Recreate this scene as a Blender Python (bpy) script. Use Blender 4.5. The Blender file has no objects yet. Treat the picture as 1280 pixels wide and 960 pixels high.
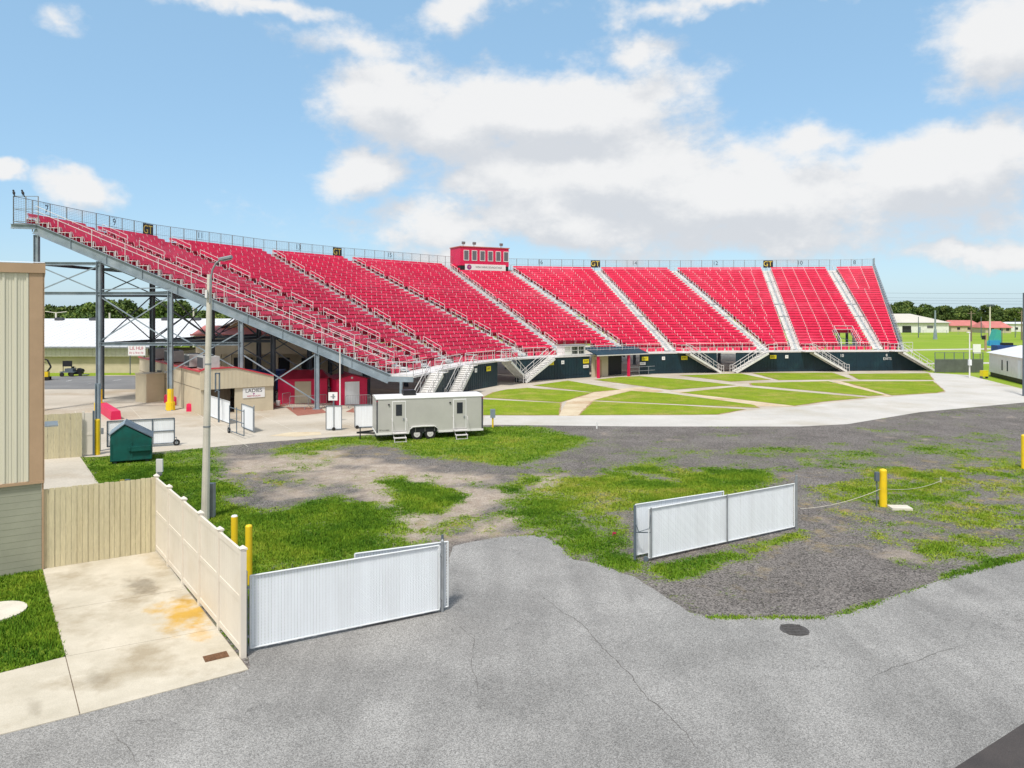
import bpy, bmesh, math, random
import numpy as np
from mathutils import Vector, Matrix
random.seed(7); RNG = np.random.default_rng(11)
S = bpy.context.scene
COL = S.collection
R = math.radians
PI = math.pi
# ---------------------------------------------------------------- survey of the photograph (camera at 8 m, f = 920 px of 1280, horizon row 390)
FP, HC, HY = 920.0, 8.0, 390.0
def g(px, py, z=0.0):
    Y = (HC - z) * FP / (py - HY)
    return Vector(((px - 640) / FP * Y, Y, z))
def at(px, Y, z=0.0):
    return Vector(((px - 640) / FP * Y, Y, z))
def zat(py, Y):
    return HC - (py - HY) / FP * Y
def pxof(p):
    return 640 + FP * p[0] / p[1]

# ---------------------------------------------------------------- materials
def nd(nt, t, **kw):
    n = nt.nodes.new(t)
    for k, v in kw.items():
        setattr(n, k, v)
    return n
def mat(name, col, rough=0.6, var=0.12, scale=3.0, metal=0.0, bump=0.0, bscale=40.0, fine=0.0, fscale=60.0, dirt=None, dirt_amt=0.0, dscale=0.8, spec=0.4, stretch=(1, 1, 1)):
    m = bpy.data.materials.new(name)
    m.use_nodes = True
    nt = m.node_tree; L = nt.links
    b = nt.nodes['Principled BSDF']
    b.inputs['Roughness'].default_value = rough
    b.inputs['Metallic'].default_value = metal
    b.inputs['Specular IOR Level'].default_value = spec
    tc = nd(nt, 'ShaderNodeTexCoord')
    mp = nd(nt, 'ShaderNodeMapping'); mp.inputs['Scale'].default_value = stretch
    L.new(tc.outputs['Object'], mp.inputs['Vector'])
    def noise(sc, det=4, rg=0.6):
        n = nd(nt, 'ShaderNodeTexNoise'); n.inputs['Scale'].default_value = sc
        n.inputs['Detail'].default_value = det; n.inputs['Roughness'].default_value = rg
        L.new(mp.outputs[0], n.inputs['Vector']); return n
    n1 = noise(scale)
    r = nd(nt, 'ShaderNodeMapRange'); r.inputs[1].default_value = 0.3; r.inputs[2].default_value = 0.7
    r.inputs[3].default_value = 1 - var; r.inputs[4].default_value = 1 + var
    L.new(n1.outputs[0], r.inputs[0])
    fac = r.outputs[0]
    if fine > 0:
        n2 = noise(fscale, 2, 0.7)
        r2 = nd(nt, 'ShaderNodeMapRange'); r2.inputs[1].default_value = 0.3; r2.inputs[2].default_value = 0.7
        r2.inputs[3].default_value = 1 - fine; r2.inputs[4].default_value = 1 + fine
        L.new(n2.outputs[0], r2.inputs[0])
        mu = nd(nt, 'ShaderNodeMath', operation='MULTIPLY'); L.new(fac, mu.inputs[0]); L.new(r2.outputs[0], mu.inputs[1]); fac = mu.outputs[0]
    src = None
    if dirt is not None:
        n3 = noise(dscale, 6, 0.65)
        r3 = nd(nt, 'ShaderNodeMapRange'); r3.inputs[1].default_value = 0.5; r3.inputs[2].default_value = 0.75
        r3.inputs[3].default_value = 0; r3.inputs[4].default_value = dirt_amt
        L.new(n3.outputs[0], r3.inputs[0])
        mx = nd(nt, 'ShaderNodeMix', data_type='RGBA'); mx.inputs[6].default_value = (*col, 1); mx.inputs[7].default_value = (*dirt, 1)
        L.new(r3.outputs[0], mx.inputs[0]); src = mx.outputs[2]
    vm = nd(nt, 'ShaderNodeVectorMath', operation='SCALE')
    if src is not None: L.new(src, vm.inputs[0])
    else: vm.inputs[0].default_value = col
    L.new(fac, vm.inputs['Scale'])
    L.new(vm.outputs[0], b.inputs['Base Color'])
    if bump > 0:
        nb = noise(bscale, 4, 0.6)
        bp = nd(nt, 'ShaderNodeBump'); bp.inputs['Strength'].default_value = bump; bp.inputs['Distance'].default_value = 0.02
        L.new(nb.outputs[0], bp.inputs['Height']); L.new(bp.outputs[0], b.inputs['Normal'])
    return m

M = {}
M['red'] = mat('red_seat_paint', (0.64, 0.014, 0.070), 0.44, 0.17, 0.6, fine=0.14, fscale=2.2, dirt=(0.70, 0.10, 0.17), dirt_amt=0.7, dscale=0.10)
M['alu'] = mat('mill_aluminium', (0.70, 0.69, 0.675), 0.5, 0.12, 2, metal=0.1)
M['rail'] = mat('pale_painted_rail', (0.62, 0.60, 0.60), 0.5, 0.08, 2)
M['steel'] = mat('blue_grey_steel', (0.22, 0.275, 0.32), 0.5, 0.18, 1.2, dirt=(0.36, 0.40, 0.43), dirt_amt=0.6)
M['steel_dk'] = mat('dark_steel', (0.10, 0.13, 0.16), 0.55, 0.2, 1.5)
M['gateframe'] = mat('pale_gate_frame', (0.66, 0.69, 0.71), 0.5, 0.08, 3)
M['footboard'] = mat('dull_footboard', (0.20, 0.10, 0.11), 0.6, 0.2, 1.0)
M['galv'] = mat('galvanised_steel', (0.28, 0.30, 0.32), 0.5, 0.18, 4, metal=0.3)
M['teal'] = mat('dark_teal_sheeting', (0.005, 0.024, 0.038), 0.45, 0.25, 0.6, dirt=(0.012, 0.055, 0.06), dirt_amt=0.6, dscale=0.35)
M['black'] = mat('black_panel', (0.012, 0.013, 0.016), 0.5, 0.2, 3)
M['rubber'] = mat('rubber', (0.018, 0.018, 0.018), 0.85, 0.2, 8)
M['white'] = mat('white_paint', (0.74, 0.74, 0.73), 0.45, 0.06, 1.5, dirt=(0.55, 0.54, 0.50), dirt_amt=0.5)
M['roofwhite'] = mat('white_metal_roof', (0.66, 0.67, 0.69), 0.5, 0.05, 0.4, dirt=(0.56, 0.57, 0.6), dirt_amt=0.5, dscale=0.15)
M['slat'] = mat('white_fence_slats', (0.80, 0.84, 0.88), 0.5, 0.04, 1.0, dirt=(0.70, 0.73, 0.76), dirt_amt=0.5, dscale=1.3, stretch=(3, 3, 0.4))
M['vinyl'] = mat('cream_vinyl', (0.70, 0.65, 0.57), 0.5, 0.05, 1.0, dirt=(0.58, 0.51, 0.41), dirt_amt=0.55, dscale=0.7)
M['board'] = mat('tan_fence_boards', (0.54, 0.485, 0.32), 0.6, 0.10, 1.5, fine=0.08, fscale=12, dirt=(0.41, 0.35, 0.21), dirt_amt=0.5, stretch=(2, 2, 0.3))
M['siding'] = mat('cream_metal_siding', (0.63, 0.61, 0.50), 0.5, 0.06, 0.8, dirt=(0.54, 0.53, 0.43), dirt_amt=0.5, stretch=(2, 2, 0.25))
M['trim'] = mat('tan_trim', (0.40, 0.275, 0.175), 0.55, 0.1, 1)
M['block'] = mat('sage_painted_block', (0.30, 0.31, 0.245), 0.7, 0.08, 1.2, bump=0.15)
M['tanwall'] = mat('tan_stucco', (0.56, 0.49, 0.36), 0.75, 0.07, 0.7, dirt=(0.46, 0.40, 0.29), dirt_amt=0.5)
M['pinkroof'] = mat('faded_red_roof', (0.50, 0.17, 0.15), 0.6, 0.12, 0.5)
M['redtrim'] = mat('red_trim', (0.48, 0.04, 0.06), 0.5, 0.1, 1)
M['shedred'] = mat('shed_red', (0.66, 0.012, 0.085), 0.5, 0.08, 1, dirt=(0.54, 0.010, 0.06), dirt_amt=0.5)
M['shedroof'] = mat('shed_roof_red', (0.26, 0.008, 0.03), 0.6, 0.12, 1)
M['doortan'] = mat('tan_door', (0.50, 0.45, 0.33), 0.5, 0.05, 1)
M['yellow'] = mat('safety_yellow', (0.80, 0.56, 0.015), 0.45, 0.08, 2, dirt=(0.55, 0.40, 0.05), dirt_amt=0.5, dscale=3)
M['green'] = mat('dumpster_green', (0.008, 0.10, 0.085), 0.45, 0.2, 1.5, dirt=(0.02, 0.06, 0.05), dirt_amt=0.7, dscale=2)
M['trailer'] = mat('pewter_aluminium_skin', (0.52, 0.515, 0.485), 0.38, 0.06, 0.8, metal=0.2)
M['glass'] = mat('dark_glass', (0.03, 0.035, 0.045), 0.12, 0.05, 1, spec=0.6)
M['tint'] = mat('grey_window_glass', (0.12, 0.12, 0.14), 0.15, 0.05, 1, spec=0.6)
M['concpole'] = mat('concrete_pole', (0.60, 0.565, 0.49), 0.85, 0.10, 2, fine=0.06, fscale=30)
M['wood'] = mat('weathered_wood', (0.20, 0.16, 0.12), 0.85, 0.2, 3, stretch=(4, 4, 0.4))
M['signwhite'] = mat('sign_white', (0.78, 0.78, 0.78), 0.5, 0.03, 1)
M['signyellow'] = mat('sign_yellow', (0.72, 0.60, 0.02), 0.5, 0.05, 2)
M['gold'] = mat('gold_lettering', (0.72, 0.55, 0.10), 0.5, 0.05, 2)
M['ink'] = mat('dark_lettering', (0.02, 0.02, 0.03), 0.5, 0.05, 2)
M['redink'] = mat('red_lettering', (0.45, 0.02, 0.08), 0.5, 0.05, 2)
M['purple'] = mat('purple_emblem', (0.28, 0.03, 0.22), 0.5, 0.1, 2)
M['blue'] = mat('blue_tarp', (0.02, 0.06, 0.25), 0.5, 0.2, 2)
M['cyan'] = mat('bright_blue_plastic', (0.03, 0.25, 0.55), 0.5, 0.1, 2)
M['aqua'] = mat('green_canopy', (0.05, 0.35, 0.30), 0.5, 0.1, 2)
M['acgrey'] = mat('ac_grey', (0.42, 0.43, 0.43), 0.5, 0.1, 3)
M['acdark'] = mat('ac_coil', (0.06, 0.065, 0.08), 0.6, 0.2, 3)
M['bird'] = mat('dark_feathers', (0.02, 0.02, 0.025), 0.7, 0.2, 10)
M['meshscreen'] = mat('dark_wind_screen', (0.10, 0.115, 0.10), 0.8, 0.2, 1)
M['rust'] = mat('rusty_iron', (0.14, 0.07, 0.035), 0.8, 0.3, 12)
M['iron'] = mat('cast_iron', (0.075, 0.07, 0.068), 0.8, 0.3, 14, bump=0.5, bscale=25)
M['rope'] = mat('pale_cable', (0.55, 0.52, 0.45), 0.7, 0.1, 5)
M['barkk'] = mat('bark', (0.10, 0.075, 0.05), 0.9, 0.25, 4)
M['brick'] = mat('red_brick_paving', (0.30, 0.12, 0.09), 0.8, 0.18, 2.5, fine=0.15, fscale=20)
M['gable'] = mat('stained_gable_boards', (0.42, 0.30, 0.17), 0.7, 0.3, 2.5)

# ---------------------------------------------------------------- mesh builder
class MB:
    def __init__(s):
        s.v = []; s.f = []; s.m = []; s.cur = 0
    def mi(s, i):
        s.cur = i; return s
    def add(s, vs, fs):
        o = len(s.v); s.v += [tuple(v) for v in vs]
        for f in fs:
            s.f.append(tuple(o + i for i in f)); s.m.append(s.cur)
        return s
    def obox(s, o, a, b, c):
        o, a, b, c = Vector(o), Vector(a), Vector(b), Vector(c)
        if a.cross(b).dot(c) < 0: a, b = b, a
        P = [o, o + a, o + a + b, o + b, o + c, o + a + c, o + a + b + c, o + b + c]
        return s.add(P, [(0, 3, 2, 1), (4, 5, 6, 7), (0, 1, 5, 4), (1, 2, 6, 5), (2, 3, 7, 6), (3, 0, 4, 7)])
    def box(s, x0, x1, y0, y1, z0, z1):
        return s.obox((x0, y0, z0), (x1 - x0, 0, 0), (0, y1 - y0, 0), (0, 0, z1 - z0))
    def bar(s, p, q, w, h, up=(0, 0, 1)):
        p, q = Vector(p), Vector(q); d = q - p
        u = Vector(up)
        sd = d.cross(u)
        if sd.length < 1e-6: sd = d.cross(Vector((0, 1, 0)))
        sd.normalize(); u2 = sd.cross(d).normalized()
        return s.obox(p - sd * w / 2 - u2 * h / 2, d, sd * w, u2 * h)
    def tube(s, p, q, r, n=6, r2=None):
        p, q = Vector(p), Vector(q); d = (q - p)
        if d.length < 1e-6: return s
        d.normalize()
        a = d.orthogonal().normalized(); b = d.cross(a)
        r2 = r if r2 is None else r2
        vs = []
        for c, rr in ((p, r), (q, r2)):
            for i in range(n):
                t = 2 * PI * i / n
                vs.append(c + a * math.cos(t) * rr + b * math.sin(t) * rr)
        fs = [(i, (i + 1) % n, n + (i + 1) % n, n + i) for i in range(n)]
        fs += [tuple(range(n - 1, -1, -1)), tuple(range(n, 2 * n))]
        return s.add(vs, fs)
    def path(s, pts, r, n=6):
        for a, b in zip(pts[:-1], pts[1:]): s.tube(a, b, r, n)
        return s
    def prism(s, poly, z0, z1):
        n = len(poly)
        vs = [(p[0], p[1], z0) for p in poly] + [(p[0], p[1], z1) for p in poly]
        fs = [tuple(range(n - 1, -1, -1)), tuple(range(n, 2 * n))] + [(i, (i + 1) % n, n + (i + 1) % n, n + i) for i in range(n)]
        return s.add(vs, fs)
    def prof(s, poly, x0, x1):           # polygon in (y, z) swept along x
        n = len(poly)
        vs = [(x0, p[0], p[1]) for p in poly] + [(x1, p[0], p[1]) for p in poly]
        fs = [tuple(range(n - 1, -1, -1)), tuple(range(n, 2 * n))] + [(i, (i + 1) % n, n + (i + 1) % n, n + i) for i in range(n)]
        return s.add(vs, fs)
    def profx(s, poly, y0, y1):          # polygon in (x, z) swept along y
        n = len(poly)
        vs = [(p[0], y0, p[1]) for p in poly] + [(p[0], y1, p[1]) for p in poly]
        fs = [tuple(range(n)), tuple(range(2 * n - 1, n - 1, -1))] + [((i + 1) % n, i, n + i, n + (i + 1) % n) for i in range(n)]
        return s.add(vs, fs)
    def sheet(s, poly, z):
        return s.add([(p[0], p[1], z) for p in poly], [tuple(range(len(poly)))])
    def ibeam(s, p, q, w, h, up=(0, 0, 1), t=0.03):
        p, q = Vector(p), Vector(q); d = (q - p).normalized()
        sd = d.cross(Vector(up))
        if sd.length < 1e-6: sd = d.cross(Vector((0, 1, 0)))
        sd.normalize(); u2 = sd.cross(d).normalized()
        k = u2 * (h / 2 - t / 2)
        s.bar(p + k, q + k, w, t, up); s.bar(p - k, q - k, w, t, up)
        s.bar(p, q, t, h - 2 * t - 0.004, up)
        return s
    def build(s, name, mats, parent=None, off=(0, 0, 0), loc=(0, 0, 0), rot=0.0, smooth=False):
        me = bpy.data.meshes.new(name)
        o = Vector(off)
        me.from_pydata([(v[0] - o.x, v[1] - o.y, v[2] - o.z) for v in s.v], [], s.f)
        if not isinstance(mats, (list, tuple)): mats = [mats]
        for m in mats: me.materials.append(M[m] if isinstance(m, str) else m)
        if len(mats) > 1: me.polygons.foreach_set('material_index', s.m)
        bm = bmesh.new(); bm.from_mesh(me); bmesh.ops.recalc_face_normals(bm, faces=bm.faces); bm.to_mesh(me); bm.free()
        if smooth: me.polygons.foreach_set('use_smooth', [True] * len(me.polygons))
        ob = bpy.data.objects.new(name, me); COL.objects.link(ob)
        ob.location = loc; ob.rotation_euler = (0, 0, rot)
        if parent is not None: ob.parent = parent
        return ob

def tag(o, label, cat, group=None):
    o['label'] = label; o['category'] = cat
    if group: o['group'] = group
    return o
def kind(o, k):
    o['kind'] = k; return o
def thing(name, label, cat, loc=(0, 0, 0), rot=0.0, group=None):
    o = bpy.data.objects.new(name, None); COL.objects.link(o)
    o.empty_display_size = 0.3
    o.location = loc; o.rotation_euler = (0, 0, rot)
    return tag(o, label, cat, group)
def copy_tree(o, parent=None):
    c = o.copy(); COL.objects.link(c); c.parent = parent
    for ch in list(o.children): copy_tree(ch, c)
    return c
def lettering(txt, size, material, parent, loc, rotz=0.0, extrude=0.004, align='CENTER', name='lettering', sx=1.0):
    cu = bpy.data.curves.new('txt', 'FONT'); cu.body = txt; cu.size = size; cu.extrude = extrude
    cu.align_x = align; cu.align_y = 'CENTER'
    ob = bpy.data.objects.new('txt', cu); COL.objects.link(ob)
    dg = bpy.context.evaluated_depsgraph_get()
    me = bpy.data.meshes.new_from_object(ob.evaluated_get(dg))
    bpy.data.objects.remove(ob); bpy.data.curves.remove(cu)
    me.materials.clear(); me.materials.append(M[material]); me.name = name
    me.transform(Matrix.Diagonal((sx, 1, 1, 1)))
    me.transform(Matrix.Rotation(PI / 2, 4, 'X'))
    o = bpy.data.objects.new(name, me); COL.objects.link(o)
    o.parent = parent; o.location = loc; o.rotation_euler = (0, 0, rotz)
    return o
def strokes(w, h, material, parent, loc, seed):        # a line of lettering too small to read in the photograph
    rr = random.Random(seed); b = MB(); x = -w / 2
    while x < w / 2 - h * .4:
        cw = h * rr.uniform(.45, .75)
        b.box(x, x + h * .14, -.004, .0, -h / 2, h / 2)
        z = rr.choice((-h / 2, -h * .07, h / 2 - h * .14)); b.box(x + h * .145, x + cw, -.004, 0, z, z + h * .14)
        if rr.random() < .6: b.box(x + cw + .001, x + cw + h * .13, -.004, 0, -h / 2, h / 2 - h * .1)
        x += cw + h * .32
    o = b.build('lettering', material, parent); o.location = loc
    return o
def ang(p, q):
    return math.atan2(q[1] - p[1], q[0] - p[0])

# ---------------------------------------------------------------- numpy noise and polygon masks
def hash2(ix, iy, seed):
    n = (ix.astype(np.int64) * 374761393 + iy.astype(np.int64) * 668265263 + seed * 1442695041) & 0x7fffffff
    n = ((n ^ (n >> 13)) * 1274126177) & 0x7fffffff
    return ((n ^ (n >> 16)) & 0xffff) / 65535.0
def vnoise(x, y, seed=0):
    ix = np.floor(x); iy = np.floor(y); fx = x - ix; fy = y - iy
    fx = fx * fx * (3 - 2 * fx); fy = fy * fy * (3 - 2 * fy)
    a = hash2(ix, iy, seed); b = hash2(ix + 1, iy, seed); c = hash2(ix, iy + 1, seed); d = hash2(ix + 1, iy + 1, seed)
    return (a * (1 - fx) + b * fx) * (1 - fy) + (c * (1 - fx) + d * fx) * fy
def fbm(x, y, seed=0, oct=5, gain=0.55):
    t = 0; a = 1; s = 0
    for o in range(oct):
        t = t + a * vnoise(x * 2 ** o, y * 2 ** o, seed + o * 17); s += a; a *= gain
    return t / s
def sdist(x, y, poly):
    P = [(p[0], p[1]) for p in poly]; n = len(P)
    d = np.full(x.shape, 1e9); ins = np.zeros(x.shape, bool)
    for i in range(n):
        x0, y0 = P[i]; x1, y1 = P[(i + 1) % n]
        ex, ey = x1 - x0, y1 - y0
        t = np.clip(((x - x0) * ex + (y - y0) * ey) / (ex * ex + ey * ey + 1e-12), 0, 1)
        d = np.minimum(d, np.hypot(x - x0 - t * ex, y - y0 - t * ey))
        c = ((y0 > y) != (y1 > y)) & (x < (x1 - x0) * (y - y0) / ((y1 - y0) if abs(y1 - y0) > 1e-12 else 1e-12) + x0)
        ins ^= c
    return np.where(ins, d, -d)
# ================================================================ SETTING: ground sheets
def ragged(poly, step=0.35, amp=0.05, seed=3, skip=()):
    out = []
    n = len(poly)
    for i in range(n):
        a = Vector(poly[i][:2]); b = Vector(poly[(i + 1) % n][:2]); L = (b - a).length
        k = 1 if (i in skip or L > 60) else max(1, int(L / step))
        nn = Vector((-(b - a).y, (b - a).x)).normalized()
        for j in range(k):
            p = a.lerp(b, j / k)
            if j or amp > 0.2:
                w = (fbm(np.array([p.x * 1.7]), np.array([p.y * 1.7]), seed, 3)[0] - 0.5) * 2 * amp
                p = p + nn * w
            out.append((p.x, p.y))
    return out
gp = lambda L: [tuple(g(*p)[:2]) for p in L]

def ground_mat(name, colA, colB, sc, colC=None, scC=0.05, fine=0.25, fsc=25.0, bump=0.3):
    m = bpy.data.materials.new(name); m.use_nodes = True
    nt = m.node_tree; L = nt.links; b = nt.nodes['Principled BSDF']; b.inputs['Roughness'].default_value = 0.95; b.inputs['Specular IOR Level'].default_value = 0.15
    tc = nd(nt, 'ShaderNodeTexCoord')
    def noise(s, d=5, r=0.65):
        n = nd(nt, 'ShaderNodeTexNoise'); n.inputs['Scale'].default_value = s; n.inputs['Detail'].default_value = d; n.inputs['Roughness'].default_value = r
        L.new(tc.outputs['Object'], n.inputs['Vector']); return n.outputs[0]
    def rng(x, a, c, lo=0., hi=1.):
        r = nd(nt, 'ShaderNodeMapRange'); r.inputs[1].default_value = a; r.inputs[2].default_value = c; r.inputs[3].default_value = lo; r.inputs[4].default_value = hi
        L.new(x, r.inputs[0]); return r.outputs[0]
    def mix(f, A, B):
        x = nd(nt, 'ShaderNodeMix', data_type='RGBA'); L.new(f, x.inputs[0])
        for k, c in ((6, A), (7, B)):
            if isinstance(c, tuple): x.inputs[k].default_value = (*c, 1)
            else: L.new(c, x.inputs[k])
        return x.outputs[2]
    c = mix(rng(noise(sc), 0.35, 0.65), colA, colB)
    if colC: c = mix(rng(noise(scC, 6), 0.5, 0.68), c, colC)
    fn = noise(fsc, 3, 0.75)
    v = nd(nt, 'ShaderNodeVectorMath', operation='SCALE'); L.new(c, v.inputs[0]); L.new(rng(fn, 0.3, 0.7, 1 - fine, 1 + fine), v.inputs['Scale'])
    L.new(v.outputs[0], b.inputs['Base Color'])
    bp = nd(nt, 'ShaderNodeBump'); bp.inputs['Strength'].default_value = bump; bp.inputs['Distance'].default_value = 0.03
    L.new(fn, bp.inputs['Height']); L.new(bp.outputs[0], b.inputs['Normal'])
    return m

MG = {}
MG['field'] = ground_mat('field_grass', (0.19, 0.29, 0.020), (0.24, 0.34, 0.03), 0.05, (0.30, 0.34, 0.07), 0.03, 0.18, 4.0)
MG['lawn'] = ground_mat('mown_lawn', (0.15, 0.225, 0.008), (0.22, 0.285, 0.015), 0.45, (0.30, 0.28, 0.06), 0.3, 0.30, 7.0)
MG['conc'] = ground_mat('plaza_concrete', (0.42, 0.375, 0.31), (0.53, 0.48, 0.41), 0.16, (0.36, 0.29, 0.21), 0.11, 0.10, 9.0, 0.05)
MG['path'] = ground_mat('pale_path_concrete', (0.47, 0.455, 0.425), (0.55, 0.53, 0.50), 0.2, (0.43, 0.40, 0.34), 0.12, 0.09, 9.0, 0.05)
MG['dirtpath'] = ground_mat('sandy_path', (0.50, 0.40, 0.27), (0.60, 0.52, 0.38), 0.4, (0.40, 0.25, 0.14), 0.3, 0.1, 12.0, 0.1)
MG['parking'] = ground_mat('parking_asphalt', (0.17, 0.17, 0.175), (0.22, 0.22, 0.22), 0.2, None, 0.1, 0.1, 12.0, 0.1)
MG['newtar'] = ground_mat('new_asphalt', (0.06, 0.055, 0.055), (0.085, 0.075, 0.072), 0.9, None, 0.1, 0.22, 45.0, 0.3)

b = MB(); b.sheet([(-2500, -1500), (2500, -1500), (2500, 3500), (-2500, 3500)], 0.0)
kind(b.build('ground', MG['field']), 'structure')

# --- aged light asphalt road with the apron through the gateway
def road_mat():
    m = bpy.data.materials.new('aged_asphalt'); m.use_nodes = True
    nt = m.node_tree; L = nt.links; b = nt.nodes['Principled BSDF']; b.inputs['Roughness'].default_value = 0.9; b.inputs['Specular IOR Level'].default_value = 0.25
    tc = nd(nt, 'ShaderNodeTexCoord')
    def noise(s, d=4, r=0.6, vec=None):
        n = nd(nt, 'ShaderNodeTexNoise'); n.inputs['Scale'].default_value = s; n.inputs['Detail'].default_value = d; n.inputs['Roughness'].default_value = r
        L.new(vec or tc.outputs['Object'], n.inputs['Vector']); return n
    def rng(x, a, c, lo=0., hi=1.):
        r = nd(nt, 'ShaderNodeMapRange'); r.inputs[1].default_value = a; r.inputs[2].default_value = c; r.inputs[3].default_value = lo; r.inputs[4].default_value = hi
        L.new(x, r.inputs[0]); return r.outputs[0]
    def mul(a, c):
        x = nd(nt, 'ShaderNodeMath', operation='MULTIPLY'); L.new(a, x.inputs[0]); L.new(c, x.inputs[1]); return x.outputs[0]
    vo = nd(nt, 'ShaderNodeTexVoronoi'); vo.inputs['Scale'].default_value = 55; L.new(tc.outputs['Object'], vo.inputs['Vector'])
    sep = nd(nt, 'ShaderNodeSeparateColor'); L.new(vo.outputs['Color'], sep.inputs[0])
    f = rng(sep.outputs[0], 0, 1, 0.60, 1.40)
    vo2 = nd(nt, 'ShaderNodeTexVoronoi'); vo2.inputs['Scale'].default_value = 130; L.new(tc.outputs['Object'], vo2.inputs['Vector'])
    sep2 = nd(nt, 'ShaderNodeSeparateColor'); L.new(vo2.outputs['Color'], sep2.inputs[0])
    f = mul(f, rng(sep2.outputs[0], 0, 1, 0.7, 1.3))
    f = mul(f, rng(noise(0.28, 6, 0.62).outputs[0], 0.35, 0.65, 0.80, 1.12))
    # long worn streaks along the drive
    mp = nd(nt, 'ShaderNodeMapping'); mp.inputs['Scale'].default_value = (0.9, 0.12, 1); mp.inputs['Rotation'].default_value = (0, 0, R(-25)); L.new(tc.outputs['Object'], mp.inputs[0])
    f = mul(f, rng(noise(1.0, 4, 0.55, mp.outputs[0]).outputs[0], 0.35, 0.65, 0.86, 1.08))
    # hairline cracks
    nn = noise(0.8, 4, 0.7)
    mx = nd(nt, 'ShaderNodeVectorMath', operation='SCALE'); L.new(nn.outputs['Color'], mx.inputs[0]); mx.inputs['Scale'].default_value = 1.6
    ad = nd(nt, 'ShaderNodeVectorMath', operation='ADD'); L.new(tc.outputs['Object'], ad.inputs[0]); L.new(mx.outputs[0], ad.inputs[1])
    vc = nd(nt, 'ShaderNodeTexVoronoi', feature='DISTANCE_TO_EDGE'); vc.inputs['Scale'].default_value = 0.16; L.new(ad.outputs[0], vc.inputs['Vector'])
    cr = rng(vc.outputs[0], 0.0, 0.0035, 1.0, 0.0)
    crm = mul(cr, rng(noise(0.25, 3).outputs[0], 0.48, 0.6))
    f = mul(f, rng(crm, 0, 1, 1, 0.62))
    v = nd(nt, 'ShaderNodeVectorMath', operation='SCALE'); v.inputs[0].default_value = (0.272, 0.266, 0.257); L.new(f, v.inputs['Scale'])
    # warm dusty zones
    L.new(v.outputs[0], b.inputs['Base Color'])
    bp = nd(nt, 'ShaderNodeBump'); bp.inputs['Strength'].default_value = 0.5; bp.inputs['Distance'].default_value = 0.01
    L.new(vo.outputs['Distance'], bp.inputs['Height']); L.new(bp.outputs[0], b.inputs['Normal'])
    return m
edge = [(310, 838), (306, 806), (420, 772), (548, 744), (556, 712), (566, 684), (600, 676), (640, 670), (684, 670), (701, 684), (716, 700), (745, 705), (790, 720), (830, 745), (862, 766), (885, 773), (1030, 773), (1062, 768), (1120, 745), (1200, 718), (1280, 697)]
rp = gp([(-700, 1098.6), (0, 918)]) + gp(edge)
far = Vector(rp[-1]); dr = (far - Vector(rp[-4])).normalized()
e1 = far + dr * 60
rp += [tuple(e1), (e1.x + 25, e1.y - 40), (60, -30), (-60, -30), (-60, 2)]
b = MB(); b.sheet(ragged(rp, 0.16, 0.13, 5), 0.012)
kind(b.build('road', road_mat()), 'structure')
d0, d1 = g(1195, 960), g(1280, 905); dd = (d1 - d0).normalized()
q0 = d0 - dd * 12; q1 = d1 + dd * 45; nn = Vector((dd.y, -dd.x, 0))
b = MB(); b.sheet([q0, q0 + nn * 9, q1 + nn * 9, q1], 0.020)
kind(b.build('road_patch', MG['newtar']), 'structure')
# two wandering cracks in the road
b = MB()
def crack(pts, w, seed):
    rr = random.Random(seed)
    P = []
    for a, c in zip(pts[:-1], pts[1:]):
        a, c = g(*a), g(*c); k = int((c - a).length / 0.12) + 1
        for j in range(k): P.append(a.lerp(c, j / k))
    off = 0
    Q = []
    for i, p in enumerate(P):
        off = off * 0.9 + rr.uniform(-0.035, 0.035)
        ww = w * rr.uniform(0.35, 1.2) * min(1, i / 8, (len(P) - 1 - i) / 8 + 0.02)
        d = (P[min(i + 1, len(P) - 1)] - P[max(i - 1, 0)]).normalized(); n = Vector((-d.y, d.x, 0))
        Q.append((p + n * (off + ww), p + n * (off - ww)))
    for (a, c), (e, f) in zip(Q[:-1], Q[1:]):
        b.add([(a.x, a.y, .0165), (c.x, c.y, .0165), (f.x, f.y, .0165), (e.x, e.y, .0165)], [(0, 1, 2, 3)])
crack([(660, 735), (720, 775), (770, 828), (800, 865), (860, 915), (895, 958)], 0.008, 1)
crack([(1085, 850), (1140, 828), (1215, 806)], 0.006, 2)
crack([(560, 770), (590, 800), (585, 840), (600, 880)], 0.005, 3)
crack([(130, 905), (160, 935), (175, 985)], 0.005, 4)
kind(b.build('road_crack', mat('crack_fill', (0.085, 0.08, 0.075), 0.9)), 'structure')

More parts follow.
